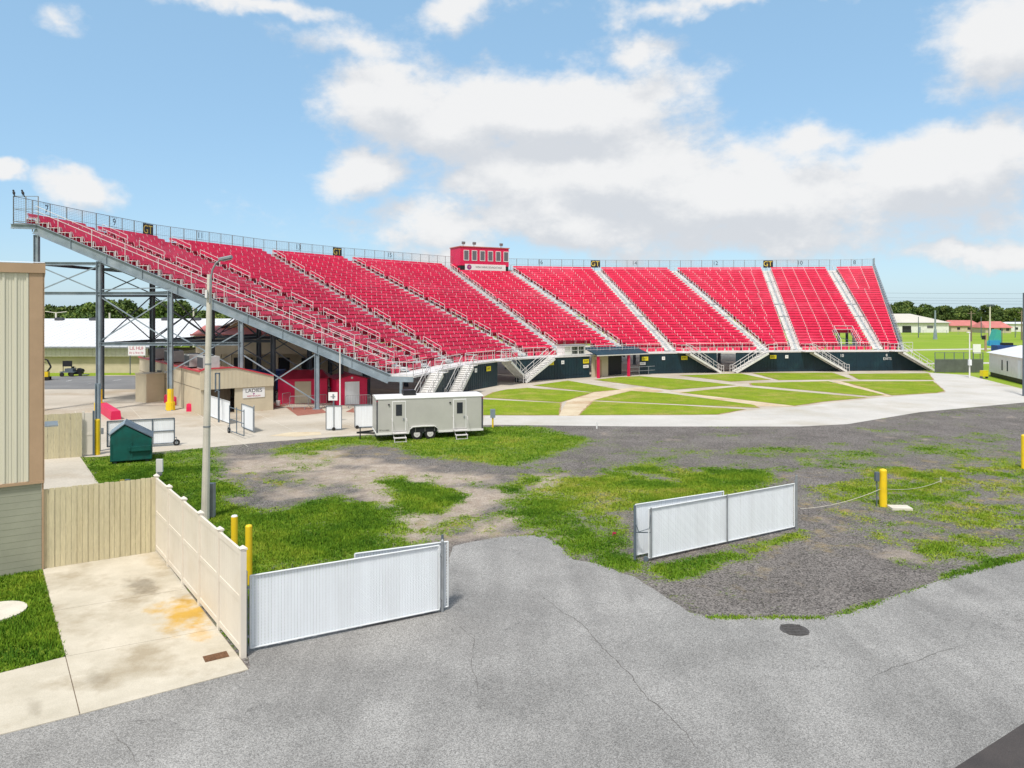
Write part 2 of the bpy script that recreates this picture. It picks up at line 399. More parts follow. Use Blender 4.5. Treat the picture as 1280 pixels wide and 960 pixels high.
# --- concrete drive on the left, poured in slabs
def drive_mat():
    m = ground_mat('drive_concrete', (0.46, 0.42, 0.34), (0.57, 0.525, 0.44), 0.7, (0.36, 0.31, 0.23), 0.5, 0.12, 38.0, 0.08)
    nt = m.node_tree; L = nt.links; b_ = nt.nodes['Principled BSDF']
    src = b_.inputs['Base Color'].links[0].from_socket
    ge = nd(nt, 'ShaderNodeNewGeometry')
    nz = nd(nt, 'ShaderNodeTexNoise'); nz.inputs['Scale'].default_value = 1.7; nz.inputs['Detail'].default_value = 6; nz.inputs['Roughness'].default_value = 0.65; L.new(ge.outputs['Position'], nz.inputs['Vector'])
    def spot(c, rx, ry, col, amt, prev):
        mp = nd(nt, 'ShaderNodeMapping', vector_type='TEXTURE'); mp.inputs['Location'].default_value = (c.x, c.y, 0); mp.inputs['Scale'].default_value = (rx, ry, 1); mp.inputs['Rotation'].default_value = (0, 0, R(-50))
        L.new(ge.outputs['Position'], mp.inputs[0])
        ln = nd(nt, 'ShaderNodeVectorMath', operation='LENGTH'); L.new(mp.outputs[0], ln.inputs[0])
        ad = nd(nt, 'ShaderNodeMath', operation='ADD'); L.new(ln.outputs['Value'], ad.inputs[0])
        s2 = nd(nt, 'ShaderNodeMath', operation='MULTIPLY_ADD'); L.new(nz.outputs[0], s2.inputs[0]); s2.inputs[1].default_value = 2.4; s2.inputs[2].default_value = -1.2
        L.new(s2.outputs[0], ad.inputs[1])
        r = nd(nt, 'ShaderNodeMapRange'); r.interpolation_type = 'SMOOTHSTEP'; r.inputs[1].default_value = 0.1; r.inputs[2].default_value = 1.05; r.inputs[3].default_value = amt; r.inputs[4].default_value = 0; L.new(ad.outputs[0], r.inputs[0])
        x = nd(nt, 'ShaderNodeMix', data_type='RGBA', blend_type='MULTIPLY'); L.new(r.outputs[0], x.inputs[0]); L.new(prev, x.inputs[6]); x.inputs[7].default_value = (*col, 1)
        return x.outputs[2]
    c = spot(g(234, 768), 1.5, 0.95, (1.0, 0.66, 0.13), 0.95, src)
    c = spot(g(252, 792), 0.6, 0.4, (1.0, 0.66, 0.2), 0.55, c)
    c = spot(g(178, 732), 1.1, 0.5, (0.42, 0.40, 0.37), 0.75, c)
    c = spot(g(225, 745), 0.8, 0.4, (0.55, 0.5, 0.42), 0.5, c)
    c = spot(g(120, 850), 0.7, 0.35, (0.62, 0.6, 0.57), 0.6, c)
    c = spot(g(45, 885), 0.5, 0.2, (0.6, 0.58, 0.55), 0.6, c)
    c = spot(g(195, 700), 2.0, 0.5, (0.75, 0.66, 0.5), 0.5, c)
    L.new(c, b_.inputs['Base Color'])
    return m
b = MB()
J1a, J1b = (82, 822), (272, 787)
slabs = [[(53, 711), (197, 688), (233, 737), (66, 765)], [(66, 765), (233, 737), J1b, J1a], [J1a, J1b, (311, 838), (100, 894.5)], [(-700, 1020), J1a, (100, 894.5), (-700, 1098.6)]]
for sl in slabs:
    P = [g(*p) for p in sl]; 
    c = sum(P, Vector()) / len(P)
    P = [p + (c - p).normalized() * 0.012 for p in P]
    b.prism([(p.x, p.y) for p in P], -0.05, 0.028)
kind(b.build('driveway', drive_mat()), 'structure')
b = MB(); P = gp([(54, 712), (197, 687), (311, 837), (-700, 1098), (-700, 1020), (84, 822)]); b.sheet(P, 0.014)
kind(b.build('drive_joint_bed', 'wood'), 'structure')

# --- plaza, its path sweep, lawn panels
low = [(57, 573), (123, 571), (185, 566), (255, 560), (330, 553), (420, 546), (470, 543), (603, 532), (620, 531), (800, 533), (1000, 533), (1060, 530), (1150, 515), (1280, 503)]
pl = gp(low) + [(54, 66.0)] + gp([(1290, 489), (1210, 469), (1163, 466)]) + [(66, 136), (64, 175), (-20, 175), (-46, 100), (-60, 81), (-60, 40.4)]
b = MB(); b.sheet(pl, 0.008)
kind(b.build('plaza', MG['conc']), 'structure')
sw = [(606, 519.5), (700, 520), (900, 519), (950, 511.5), (1000, 508.5), (1100, 497), (1182, 491), (1163, 470), (1163, 466), (1210, 469), (1280, 487.5), (1290, 489)]
swp = gp(sw) + [(54, 66)] + gp([(1280, 503.3), (1150, 515.3), (1060, 530.3), (1000, 533.3), (800, 533.3), (620, 531.3), (603, 531.6)])
b = MB(); b.sheet(swp, 0.012)
kind(b.build('curved_path', MG['path']), 'structure')
b = MB(); b.sheet(gp([(698, 520), (712, 496), (745, 489), (800, 484), (830, 489), (745, 500.5), (724, 520)]), 0.016)
b.sheet(gp([(865, 489.5), (838, 489), (935, 508), (1000, 508.5), (993, 507.7)]), 0.016)
b.sheet(gp([(1038, 476), (1056, 476.5), (1116, 496), (1106, 496)]), 0.0165)
kind(b.build('sandy_path', MG['dirtpath']), 'structure')
panels = [[(604, 497), (618, 490.5), (635, 487), (659, 485), (740, 491), (700, 503)], [(604, 499.5), (700, 504), (698, 519), (604, 519)], [(667, 482), (710, 476), (774, 487), (740, 490.3)],
          [(744, 475), (775, 471.5), (800, 470.5), (850, 474), (918, 481.5), (838, 487.5)], [(743, 500.5), (789, 488.8), (835, 492), (940, 506), (948, 510)], [(725, 519), (742, 502), (850, 507), (930, 512), (895, 518.3)],
          [(852, 491), (925, 483.3), (1082, 497.2), (1030, 502), (993, 507.3)], [(850, 469.5), (925, 467), (962, 474.7), (914, 477)], [(941, 466.5), (1040, 466), (1064, 474.2), (974, 475.3)],
          [(1061, 467.5), (1160, 466.7), (1166, 475), (1074, 474.5)], [(938, 479), (1035, 476.7), (1105, 494), (1087, 495.2), (940, 481.7)], [(1053, 477), (1166, 476.6), (1180, 489), (1170, 491.2), (1115, 494.2)]]
rim = MB()
for P in panels:
    rim.sheet(ragged([tuple(Vector(q) + (Vector(q) - pc).normalized() * .20) for pc in [sum((Vector(q) for q in gp(P)), Vector((0, 0))) / len(P)] for q in gp(P)], .5, .12, 12), .0175)
    b = MB(); b.prism(ragged(gp(P), 0.5, 0.12, 9), 0.0, 0.035)
    kind(b.build('lawn', MG['lawn']), 'structure')
kind(rim.build('lawn_edge', ground_mat('bare_soil_edge', (0.30, 0.19, 0.10), (0.38, 0.29, 0.16), 1.0, None, .1, .2, 12)), 'structure')
b = MB(); b.sheet(gp([(357, 509), (400, 509.5), (409, 516), (372, 520)]), 0.013); b.sheet(gp([(326, 514), (345, 503), (362, 506), (335, 512)]), 0.013); b.sheet(gp([(432, 515), (442, 510), (443, 516)]), 0.013)
kind(b.build('brick_paving', 'brick'), 'structure')
b = MB(); b.sheet(gp([(336, 545), (362, 540.5), (400, 540), (402, 543.5), (370, 546)]), 0.013)
kind(b.build('dirt_patch', MG['dirtpath']), 'structure')
# parking strip on the far left
b = MB(); b.sheet([(-80, 76), (-37.5, 76.2), (-41, 92.5), (-80, 90)], 0.014)
kind(b.build('parking_lot', MG['parking']), 'structure')
b = MB()
for p, q in (((82, 477), (88, 475.5)), ((108, 480), (118, 478.5)), ((140, 476), (150, 475))):
    p, q = g(*p), g(*q); b.add([(p.x, p.y, .019), (q.x, q.y, .019), (q.x, q.y + .5, .019), (p.x, p.y + .5, .019)], [(0, 1, 2, 3)])
kind(b.build('parking_marking', 'white'), 'structure')
# plaza control joints (saw cuts): thin dark strips
b = MB()
def strip(p, q, w, z):
    p, q = Vector(p), Vector(q); d = (q - p).normalized(); n = Vector((-d.y, d.x, 0)) * w / 2
    b.add([(p + n)[:2] + (z,), (p - n)[:2] + (z,), (q - n)[:2] + (z,), (q + n)[:2] + (z,)], [(0, 1, 2, 3)])
u = Vector((.84, .54, 0)); w_ = Vector((-.54, .84, 0)); o = g(200, 548)
for k in range(-2, 8):
    strip(o + u * k * 4 - w_ * 6 if k > 0 else o + u * k * 4, o + u * k * 4 + w_ * 18, 0.03, 0.0125)
for k in range(0, 5):
    strip(o - u * 8 + w_ * k * 4, o + u * 22 + w_ * k * 4, 0.03, 0.0128)
kind(b.build('paving_joint', 'concpole'), 'structure')

# --- gravel lot with turf patches: fine sheet with a cover mask
G_POLY = [  # polygon in photo pixels, edge softness (m), bias
    ([(104, 572), (185, 566), (262, 561), (275, 577), (262, 590), (295, 613), (272, 628), (330, 640), (385, 627), (423, 621), (440, 632), (490, 643), (478, 660), (450, 668), (500, 684), (470, 695), (312, 735), (300, 760), (195, 690), (100, 640)], 1.0, 0.12),
    ([(315, 563), (420, 548), (480, 543), (603, 534), (680, 533), (720, 545), (727, 555), (690, 568), (640, 580), (560, 578), (510, 570), (480, 560), (420, 556), (370, 573), (335, 570)], 0.8, 0.02),
    ([(475, 603), (500, 600), (540, 608), (583, 622), (550, 640), (515, 638), (500, 622)], 0.6, 0.08),
    ([(620, 625), (700, 600), (760, 597), (850, 600), (945, 583), (985, 600), (905, 625), (800, 645), (800, 700), (835, 742), (888, 776), (858, 768), (788, 722), (742, 706), (715, 690), (650, 650)], 1.1, -0.14),
    ([(812, 708), (1002, 662), (1012, 672), (935, 700), (850, 728), (825, 730)], 0.35, -0.12),
    ([(880, 770), (1030, 771), (1030, 776), (880, 776)], 0.15, 0.0),
    ([(1025, 772), (1120, 742), (1200, 714), (1290, 690), (1290, 700), (1200, 722), (1125, 748), (1065, 770)], 0.25, 0.10),
    ([(0, 715), (54, 710), (84, 822), (0, 842), (-700, 1020), (-700, 900)], 0.15, 0.6),
    ([(1000, 612), (1060, 590), (1110, 578), (1180, 572), (1330, 552), (1340, 690), (1280, 695), (1160, 712), (1120, 690), (1040, 650), (1000, 690), (960, 720), (900, 725), (930, 690), (1010, 660)], 1.2, -0.50),
    ([(600, 600), (720, 590), (830, 560), (1000, 552), (1290, 530), (1290, 600), (1000, 600), (700, 612)], 1.5, -0.62),
    ([(590, 610), (640, 596), (700, 592), (650, 625)], 0.8, -0.4),
    ([(960, 560), (1160, 560), (1150, 585), (990, 590)], 1.0, -0.42),
]
GP = [(gp(P), s, b_) for P, s, b_ in G_POLY]
DIRT = [(gp(P), s, b_) for P, s, b_ in [([(270, 570), (420, 566), (560, 590), (700, 596), (720, 612), (640, 640), (680, 672), (560, 690), (500, 684), (480, 650), (430, 615), (300, 622)], 2.0, 0.05), ([(520, 640), (600, 640), (630, 665), (560, 690), (500, 680)], 0.8, 0.2), ([(600, 598), (650, 600), (660, 650), (600, 655)], 1.0, 0.12)]]
DRY = [(gp(P), s, 0) for P, s in [([(500, 655), (590, 650), (640, 668), (570, 684), (505, 686)], 1.0), ([(300, 590), (380, 590), (370, 610), (300, 612)], 1.0), ([(640, 600), (760, 590), (1000, 590), (1280, 560), (1280, 690), (1000, 700), (880, 770), (850, 760), (1000, 640), (760, 640)], 2.0), ([(330, 556), (700, 545), (640, 580), (360, 575)], 0.6)]]
def cover(x, y):
    big = fbm(x * 0.28, y * 0.28, 21, 5, 0.6); fin = fbm(x * 1.3, y * 1.3, 40, 4, 0.65)
    m = np.full(x.shape, -1.0)
    for P, s, bias in GP:
        sd = np.clip(sdist(x, y, P) / s, -1.2, 1.0)
        m = np.maximum(m, sd * 0.5 + bias + (big - 0.5) * 1.5 + (fin - 0.5) * 1.1 if bias < 0.25 else sd + bias * 0.4 + (fin - 0.5) * 0.7)
    return m
def softmask(x, y, L, seed):
    n = fbm(x * 0.5, y * 0.5, seed, 5, 0.6); m = np.full(x.shape, -1.0)
    for P, s, bias in L:
        m = np.maximum(m, np.clip(sdist(x, y, P) / s, -1, 0.6) * 0.6 + bias + (n - 0.5) * 2.0)
    return np.clip(m + 0.3, 0, 1)
def lot_mat():
    m = bpy.data.materials.new('gravel_and_turf'); m.use_nodes = True
    nt = m.node_tree; L = nt.links; b = nt.nodes['Principled BSDF']; b.inputs['Roughness'].default_value = 0.95; b.inputs['Specular IOR Level'].default_value = 0.15
    tc = nd(nt, 'ShaderNodeTexCoord'); at_ = nd(nt, 'ShaderNodeAttribute', attribute_name='cover'); sp = nd(nt, 'ShaderNodeSeparateColor'); L.new(at_.outputs['Color'], sp.inputs[0])
    def noise(s, d=4, r=0.65):
        n = nd(nt, 'ShaderNodeTexNoise'); n.inputs['Scale'].default_value = s; n.inputs['Detail'].default_value = d; n.inputs['Roughness'].default_value = r; L.new(tc.outputs['Object'], n.inputs['Vector']); return n.outputs[0]
    def rng(x, a, c, lo=0., hi=1.):
        r = nd(nt, 'ShaderNodeMapRange'); r.inputs[1].default_value = a; r.inputs[2].default_value = c; r.inputs[3].default_value = lo; r.inputs[4].default_value = hi; L.new(x, r.inputs[0]); return r.outputs[0]
    def mix(f, A, B):
        x = nd(nt, 'ShaderNodeMix', data_type='RGBA'); L.new(f, x.inputs[0])
        for k, c in ((6, A), (7, B)):
            if isinstance(c, tuple): x.inputs[k].default_value = (*c, 1)
            else: L.new(c, x.inputs[k])
        return x.outputs[2]
    def scale(c, f):
        v = nd(nt, 'ShaderNodeVectorMath', operation='SCALE'); L.new(c, v.inputs[0]); L.new(f, v.inputs['Scale']); return v.outputs[0]
    vo = nd(nt, 'ShaderNodeTexVoronoi'); vo.inputs['Scale'].default_value = 26; L.new(tc.outputs['Object'], vo.inputs['Vector'])
    sc = nd(nt, 'ShaderNodeSeparateColor'); L.new(vo.outputs['Color'], sc.inputs[0])
    grav = mix(rng(noise(0.4, 6), 0.35, 0.65), (0.120, 0.109, 0.102), (0.175, 0.160, 0.150))
    grav = scale(grav, rng(sc.outputs[0], 0, 1, 0.35, 1.75))
    sand = mix(rng(noise(1.5, 5), 0.35, 0.65), (0.33, 0.265, 0.21), (0.46, 0.39, 0.325))
    sand = scale(sand, rng(sc.outputs[1], 0, 1, 0.75, 1.2))
    c = mix(rng(sp.outputs[1], 0.3, 0.8, 0.0, 0.9), grav, sand)
    dry = mix(rng(noise(5, 4), 0.35, 0.65), (0.32, 0.22, 0.10), (0.30, 0.25, 0.12))
    ad = nd(nt, 'ShaderNodeMath', operation='MULTIPLY'); L.new(sp.outputs[2], ad.inputs[0]); L.new(rng(noise(1.1, 6), 0.52, 0.66), ad.inputs[1])
    c = mix(ad.outputs[0], c, dry)
    grass = mix(rng(noise(1.2, 5), 0.35, 0.65), (0.08, 0.16, 0.008), (0.18, 0.24, 0.025))
    e = nd(nt, 'ShaderNodeMath', operation='ADD'); L.new(sp.outputs[0], e.inputs[0]); L.new(rng(noise(7, 4, 0.7), 0.3, 0.7, -0.28, 0.28), e.inputs[1])
    c = mix(rng(e.outputs[0], 0.40, 0.72), c, grass)
    L.new(c, b.inputs['Base Color'])
    bp = nd(nt, 'ShaderNodeBump'); bp.inputs['Strength'].default_value = 0.7; bp.inputs['Distance'].default_value = 0.03; L.new(vo.outputs['Distance'], bp.inputs['Height']); L.new(bp.outputs[0], b.inputs['Normal'])
    return m
xs = np.arange(-32, 50.01, 0.25); ys = np.arange(9, 66.01, 0.25)
XX, YY = np.meshgrid(xs, ys); nx, ny = len(xs), len(ys)
cv = cover(XX.ravel(), YY.ravel()); dm = softmask(XX.ravel(), YY.ravel(), DIRT, 70); dy = softmask(XX.ravel(), YY.ravel(), DRY, 90)
vs = np.stack([XX.ravel(), YY.ravel(), np.full(nx * ny, 0.004)], 1)
idx = np.arange(nx * ny).reshape(ny, nx)
fs = np.stack([idx[:-1, :-1].ravel(), idx[:-1, 1:].ravel(), idx[1:, 1:].ravel(), idx[1:, :-1].ravel()], 1)
me = bpy.data.meshes.new('gravel_lot')
me.vertices.add(len(vs)); me.vertices.foreach_set('co', vs.ravel().astype(np.float32))
me.loops.add(fs.size); me.loops.foreach_set('vertex_index', fs.ravel().astype(np.int32))
me.polygons.add(len(fs)); me.polygons.foreach_set('loop_start', np.arange(0, fs.size, 4, dtype=np.int32)); me.polygons.foreach_set('loop_total', np.full(len(fs), 4, np.int32))
me.update(calc_edges=True)
ca = me.color_attributes.new('cover', 'FLOAT_COLOR', 'POINT')
colr = np.stack([np.clip(cv * 0.5 + 0.5, 0, 1), dm, dy, np.ones_like(cv)], 1).astype(np.float32)
ca.data.foreach_set('color', colr.ravel())
me.materials.append(lot_mat())
lot = bpy.data.objects.new('gravel_lot', me); COL.objects.link(lot); kind(lot, 'structure')

# --- turf blades where the cover mask says grass
def leaf_mat(name, stops, rough=0.7, vary=False):
    m = bpy.data.materials.new(name); m.use_nodes = True
    nt = m.node_tree; L = nt.links; b = nt.nodes['Principled BSDF']; b.inputs['Roughness'].default_value = rough; b.inputs['Specular IOR Level'].default_value = 0.2
    a = nd(nt, 'ShaderNodeAttribute', attribute_name='tone'); r = nd(nt, 'ShaderNodeValToRGB')
    L.new(a.outputs['Fac'], r.inputs[0])
    while len(r.color_ramp.elements) < len(stops): r.color_ramp.elements.new(0.5)
    for e, (p, c) in zip(r.color_ramp.elements, stops): e.position = p; e.color = (*c, 1)
    oi = nd(nt, 'ShaderNodeObjectInfo'); mr = nd(nt, 'ShaderNodeMapRange'); mr.inputs[3].default_value = .7; mr.inputs[4].default_value = 1.35; L.new(oi.outputs['Random'], mr.inputs[0])
    vs_ = nd(nt, 'ShaderNodeVectorMath', operation='SCALE'); L.new(r.outputs[0], vs_.inputs[0]); L.new(mr.outputs[0], vs_.inputs['Scale'])
    L.new((vs_.outputs[0] if vary else r.outputs[0]), b.inputs['Base Color'])
    return m
road_poly = [(p[0], p[1]) for p in rp]; drive_poly = gp([(50, 712), (197, 687), (313, 838), (-700, 1099), (-700, 1018), (82, 822)]); walk_poly = gp([(50, 574), (99, 570), (124, 606), (50, 613)])
def blades(n, box_, seed):
    rng = np.random.default_rng(seed)
    x = rng.uniform(box_[0], box_[1], n); y = rng.uniform(box_[2], box_[3], n)
    fx = 640 + FP * x / y; k = (fx > -40) & (fx < 1320); x, y = x[k], y[k]
    c = cover(x, y); k = c + rng.uniform(-.34, .20, len(x)) > 0.02; x, y, c = x[k], y[k], c[k]
    pd = g(-8, 767); x, y, c = (q[np.hypot(x - pd.x, y - pd.y) > .78] for q in (x, y, c))
    for P, mg in ((road_poly, -0.12), (drive_poly, -0.02), (walk_poly, 0.0), (pl, 0.0)):
        k = sdist(x, y, P) < (-mg if mg < 0 else 0); x, y, c = x[k], y[k], c[k]
    return x, y, c
X1, Y1, C1 = blades(330000, (-22, 32, 16, 38), 1)
X2, Y2, C2 = blades(90000, (-30, 45, 38, 60), 2)
bx = np.concatenate([X1, X2]); by = np.concatenate([Y1, Y2]); bc = np.concatenate([C1, C2]); n = len(bx)
NB = 3
bx = np.repeat(bx, NB) + RNG.normal(0, .04, n * NB); by = np.repeat(by, NB) + RNG.normal(0, .04, n * NB); bc = np.repeat(bc, NB)
kz = (sdist(bx, by, drive_poly) < 0.03); bx, by, bc = bx[kz], by[kz], bc[kz]; nb = len(bx)
th = RNG.uniform(0, 2 * PI, nb); hh = (0.035 + 0.055 * np.clip(fbm(bx * .6, by * .6, 5, 3), 0, 1) + RNG.uniform(0, .035, nb)) * np.clip(0.55 + bc * 0.9, .5, 1.15) ; ww = RNG.uniform(.008, .018, nb) * (1 + by / 60)
ln = RNG.normal(0, .035, (nb, 2))
v = np.zeros((nb, 3, 3), np.float32)
v[:, 0, 0] = bx - np.cos(th) * ww; v[:, 0, 1] = by - np.sin(th) * ww; v[:, 0, 2] = 0.004
v[:, 1, 0] = bx + np.cos(th) * ww; v[:, 1, 1] = by + np.sin(th) * ww; v[:, 1, 2] = 0.004
v[:, 2, 0] = bx + ln[:, 0]; v[:, 2, 1] = by + ln[:, 1]; v[:, 2, 2] = hh
me = bpy.data.meshes.new('grass')
me.vertices.add(nb * 3); me.vertices.foreach_set('co', v.ravel()); me.loops.add(nb * 3); me.loops.foreach_set('vertex_index', np.arange(nb * 3, dtype=np.int32))
me.polygons.add(nb); me.polygons.foreach_set('loop_start', np.arange(0, nb * 3, 3, dtype=np.int32)); me.polygons.foreach_set('loop_total', np.full(nb, 3, np.int32)); me.update(calc_edges=True)
sparse = np.clip(softmask(bx, by, DRY, 90), 0, 1)
tone = np.clip(0.02 + 0.95 * (fbm(bx * .7, by * .7, 33, 5, .65) - 0.2) + RNG.uniform(-.16, .16, nb) + 0.30 * sparse + 0.35 * np.clip(0.35 - bc, 0, .8), 0, 1)
at_ = me.attributes.new('tone', 'FLOAT', 'POINT'); at_.data.foreach_set('value', np.repeat(tone, 3).astype(np.float32))
me.materials.append(leaf_mat('grass_blades', [(0.0, (0.040, 0.120, 0.006)), (0.35, (0.125, 0.24, 0.012)), (0.65, (0.245, 0.325, 0.025)), (1.0, (0.40, 0.35, 0.09))]))
go = bpy.data.objects.new('grass', me); COL.objects.link(go); kind(go, 'stuff')
# ================================================================ GRANDSTAND
V2 = lambda x, y: Vector((x, y))
Fp = [V2(*p) for p in [(-8.1, 60.4), (-4.4, 74.3), (0.2, 83.2), (4, 86.4), (9.2, 89.8), (16.5, 94.5), (25.2, 97), (39, 99), (54.6, 100.3)]]
def offset(P, w):
    out = []
    for i, p in enumerate(P):
        ds = []
        if i > 0: ds.append((p - P[i - 1]).normalized())
        if i < len(P) - 1: ds.append((P[i + 1] - p).normalized())
        d = sum(ds, V2(0, 0)).normalized(); n = V2(-d.y, d.x)
        k = 1 / max(0.5, n.dot(V2(-ds[0].y, ds[0].x)))
        out.append(p + n * w * k)
    return out
Bp = offset(Fp, 2.4)
class Curve:
    def __init__(s, P):
        s.P = P; s.s = [0.0]
        for a, b in zip(P[:-1], P[1:]): s.s.append(s.s[-1] + (b - a).length)
        s.L = s.s[-1]
    def pt(s, t):
        t = max(0, min(s.L, t))
        for i in range(len(s.P) - 1):
            if t <= s.s[i + 1] + 1e-9:
                return s.P[i].lerp(s.P[i + 1], (t - s.s[i]) / (s.s[i + 1] - s.s[i]))
        return s.P[-1]
    def dir(s, t):
        return (s.pt(min(s.L, t + .4)) - s.pt(max(0, t - .4))).normalized()
    def find(s, px):
        best = min(range(0, 3001), key=lambda i: abs(pxof(s.pt(s.L * i / 3000)) - px)); return s.L * best / 3000
    def pts(s, a, b, step=None):
        ts = [a] + [t for t in s.s if a + 1e-3 < t < b - 1e-3] + [b]
        if step:
            o = []
            for u, v in zip(ts[:-1], ts[1:]):
                k = max(1, round((v - u) / step)); o += [u + (v - u) * j / k for j in range(k)]
            ts = o + [b]
        return ts
FC, BC = Curve(Fp), Curve(Bp)
kb = [BC.pt(0)] + [BC.pt(BC.find(x)) for x in (505, 530, 560, 652, 702, 780, 837, 953, 995, 1097)] + [BC.pt(BC.L)]
kt = []
for px, py in [(45, 266), (125, 281), (212, 296), (340, 311.5), (440, 320.5), (562, 329.5), (637, 332), (747, 333.5), (842, 334), (959, 333.6), (1040, 333.2), (1093, 332.3)]:
    p = g(px, py, 16.0); kt.append(V2(p.x, p.y))
NR = 33; ZB, ZT = 3.1, 15.2; RISE = (ZT - ZB) / (NR - 1); DK = 2.75
def row(k, i): return kb[k].lerp(kt[k], i / (NR - 1))
def zr(i): return ZB + RISE * i
def v3(p, z): return Vector((p.x, p.y, z))
kr = []                                   # rear edge of the top walkway
for k in range(12):
    d = (kt[k] - kb[k]).normalized(); kr.append(kt[k] + d * 1.75)
OFF = (8, 96, 0)
gs = thing('grandstand', 'huge curved steel grandstand of bright red benches with white handrails behind the lawn panels', 'grandstand', OFF)
def part(b, name, m, parent=gs, **kw): return b.build(name, m, parent, off=OFF, **kw)
AW = 0.78
rest = MB(); foot = MB(); supp = MB()
for k in range(11):
    for i in range(NR):
        p, q = row(k, i), row(k + 1, i); d = (q - p).normalized(); n = V2(-d.y, d.x)
        tl = (row(k, i + 1) - p).dot(n) if i < NR - 1 else (p - row(k, i - 1)).dot(n)
        tr = (row(k + 1, i + 1) - q).dot(n) if i < NR - 1 else (q - row(k + 1, i - 1)).dot(n)
        pa = p + d * (AW if k > 0 else 0.12); qa = q - d * (AW if k < 10 else 0.12)
        # the vomitory opening low in the last section but one
        spans = [(pa, qa)]
        if k == 9 and i < 5:
            c0, c1 = pa.lerp(qa, 0.56), pa.lerp(qa, 0.83); spans = [(pa, c0), (c1, qa)]
        if k == 5 and i < 2:
            spans = [(pa.lerp(qa, 0.62), qa)]
        z = zr(i)
        bench = MB() if k < 3 else rest
        for (a, c) in spans:
            L = (c - a).length
            if L < 0.3: continue
            e = d * L
            dz = Vector((0, 0, 1)); E = Vector((e.x, e.y, 0)); N3 = Vector((n.x, n.y, 0))
            t = (tl + tr) / 2
            foot.obox(v3(a, z - .05) + N3 * -.02, E, N3 * (t - .34), dz * .045)
            bench.obox(v3(a, z + .40) + N3 * (t - .44), E, N3 * .33, dz * .055)
            bench.obox(v3(a, z + .53) + N3 * (t - .13), E, N3 * .03, dz * .28 + N3 * .085)
            bench.obox(v3(a, z - .002) + N3 * (t - .025), E, N3 * .02, dz * .33)
            m_ = max(2, round(L / 1.9))
            for j in range(m_ + 1):
                s = L * j / m_; s = min(max(s, 0.035), L - 0.035)
                o = v3(a + d * (s - .035), 0)
                D = Vector((d.x, d.y, 0)) * .05
                supp.obox(o + Vector((0, 0, z + .385)) + N3 * (t - .455), D, N3 * .37, dz * .012)
                supp.obox(o + Vector((0, 0, z + .0)) + N3 * (t - .40), D * .6, N3 * .03, dz * .385); supp.obox(o + Vector((0, 0, z + .39)) + N3 * (t - .448), D, N3 * .007, dz * .068)
                supp.obox(o + Vector((0, 0, z + .46)) + N3 * (t - .158), D, N3 * .02, dz * .355 + N3 * .107)
                supp.obox(o + Vector((0, 0, z + .05)) + N3 * (t - .13), D, N3 * .035, dz * .35)
        if k < 3: part(bench, 'bench', 'red')
    if k != 5:
        p, q = kb[k], kb[k + 1]; d = (q - p).normalized(); n = V2(-d.y, d.x)
        a = p + d * AW; L = (q - p).length - 2 * AW
        if L > .4:
            m_ = max(1, round(L / 1.2)); st = L / m_
            for j in range(m_):
                kick = MB(); kick.obox(v3(a + d * (st * j + .12) - n * .05, DK + .03), Vector((d.x, d.y, 0)) * (st - .24), Vector((n.x, n.y, 0)) * .04, (0, 0, .52)); part(kick, 'kick_panel', 'red')
kind(part(rest, 'bench', 'red'), 'stuff')
part(foot, 'footboards', 'footboard'); part(supp, 'seat_brackets', 'rail')

# stepped ends of the rows on the near side, with their sloping white rail
b = MB(); b2 = MB()
d0 = (kb[1] - kb[0]).normalized(); n0 = V2(-d0.y, d0.x)
for i in range(NR):
    p = row(0, i); pn = row(0, i + 1) if i < NR - 1 else p + (p - row(0, i - 1))
    b.bar(v3(p, zr(i) - .03), v3(p, zr(i) + .37), .045, .045); b.bar(v3(p, zr(i) + .35), v3(pn, zr(i) + .35), .05, .035)
    b.bar(v3(pn.lerp(p, .12), zr(i) + .36), v3(pn.lerp(p, .12), zr(i) + .80), .05, .05)
for i in list(range(0, NR, 3)):
    b2.tube(v3(row(0, i) - d0 * .04, zr(i) - .1), v3(row(0, i) - d0 * .04, zr(i) + 1.35), .028)
for h in (1.35, .95): b2.tube(v3(row(0, 0) - d0 * .04, zr(0) + h), v3(row(0, 32) - d0 * .04, zr(32) + h), .026)
part(b, 'row_end_frame', 'rail'); part(b2, 'side_rail', 'rail')
# far side rail and closing panel
b = MB()
d1 = (kb[11] - kb[10]).normalized()
for i in range(0, NR): b.tube(v3(row(11, i) + d1 * .05, zr(i) - .1), v3(row(11, i) + d1 * .05, zr(i) + 1.2), .025)
for h in (1.2, .75, .4): b.tube(v3(row(11, 0) + d1 * .05, zr(0) + h), v3(row(11, 32) + d1 * .05, zr(32) + h), .032)
part(b, 'side_rail', 'galv')

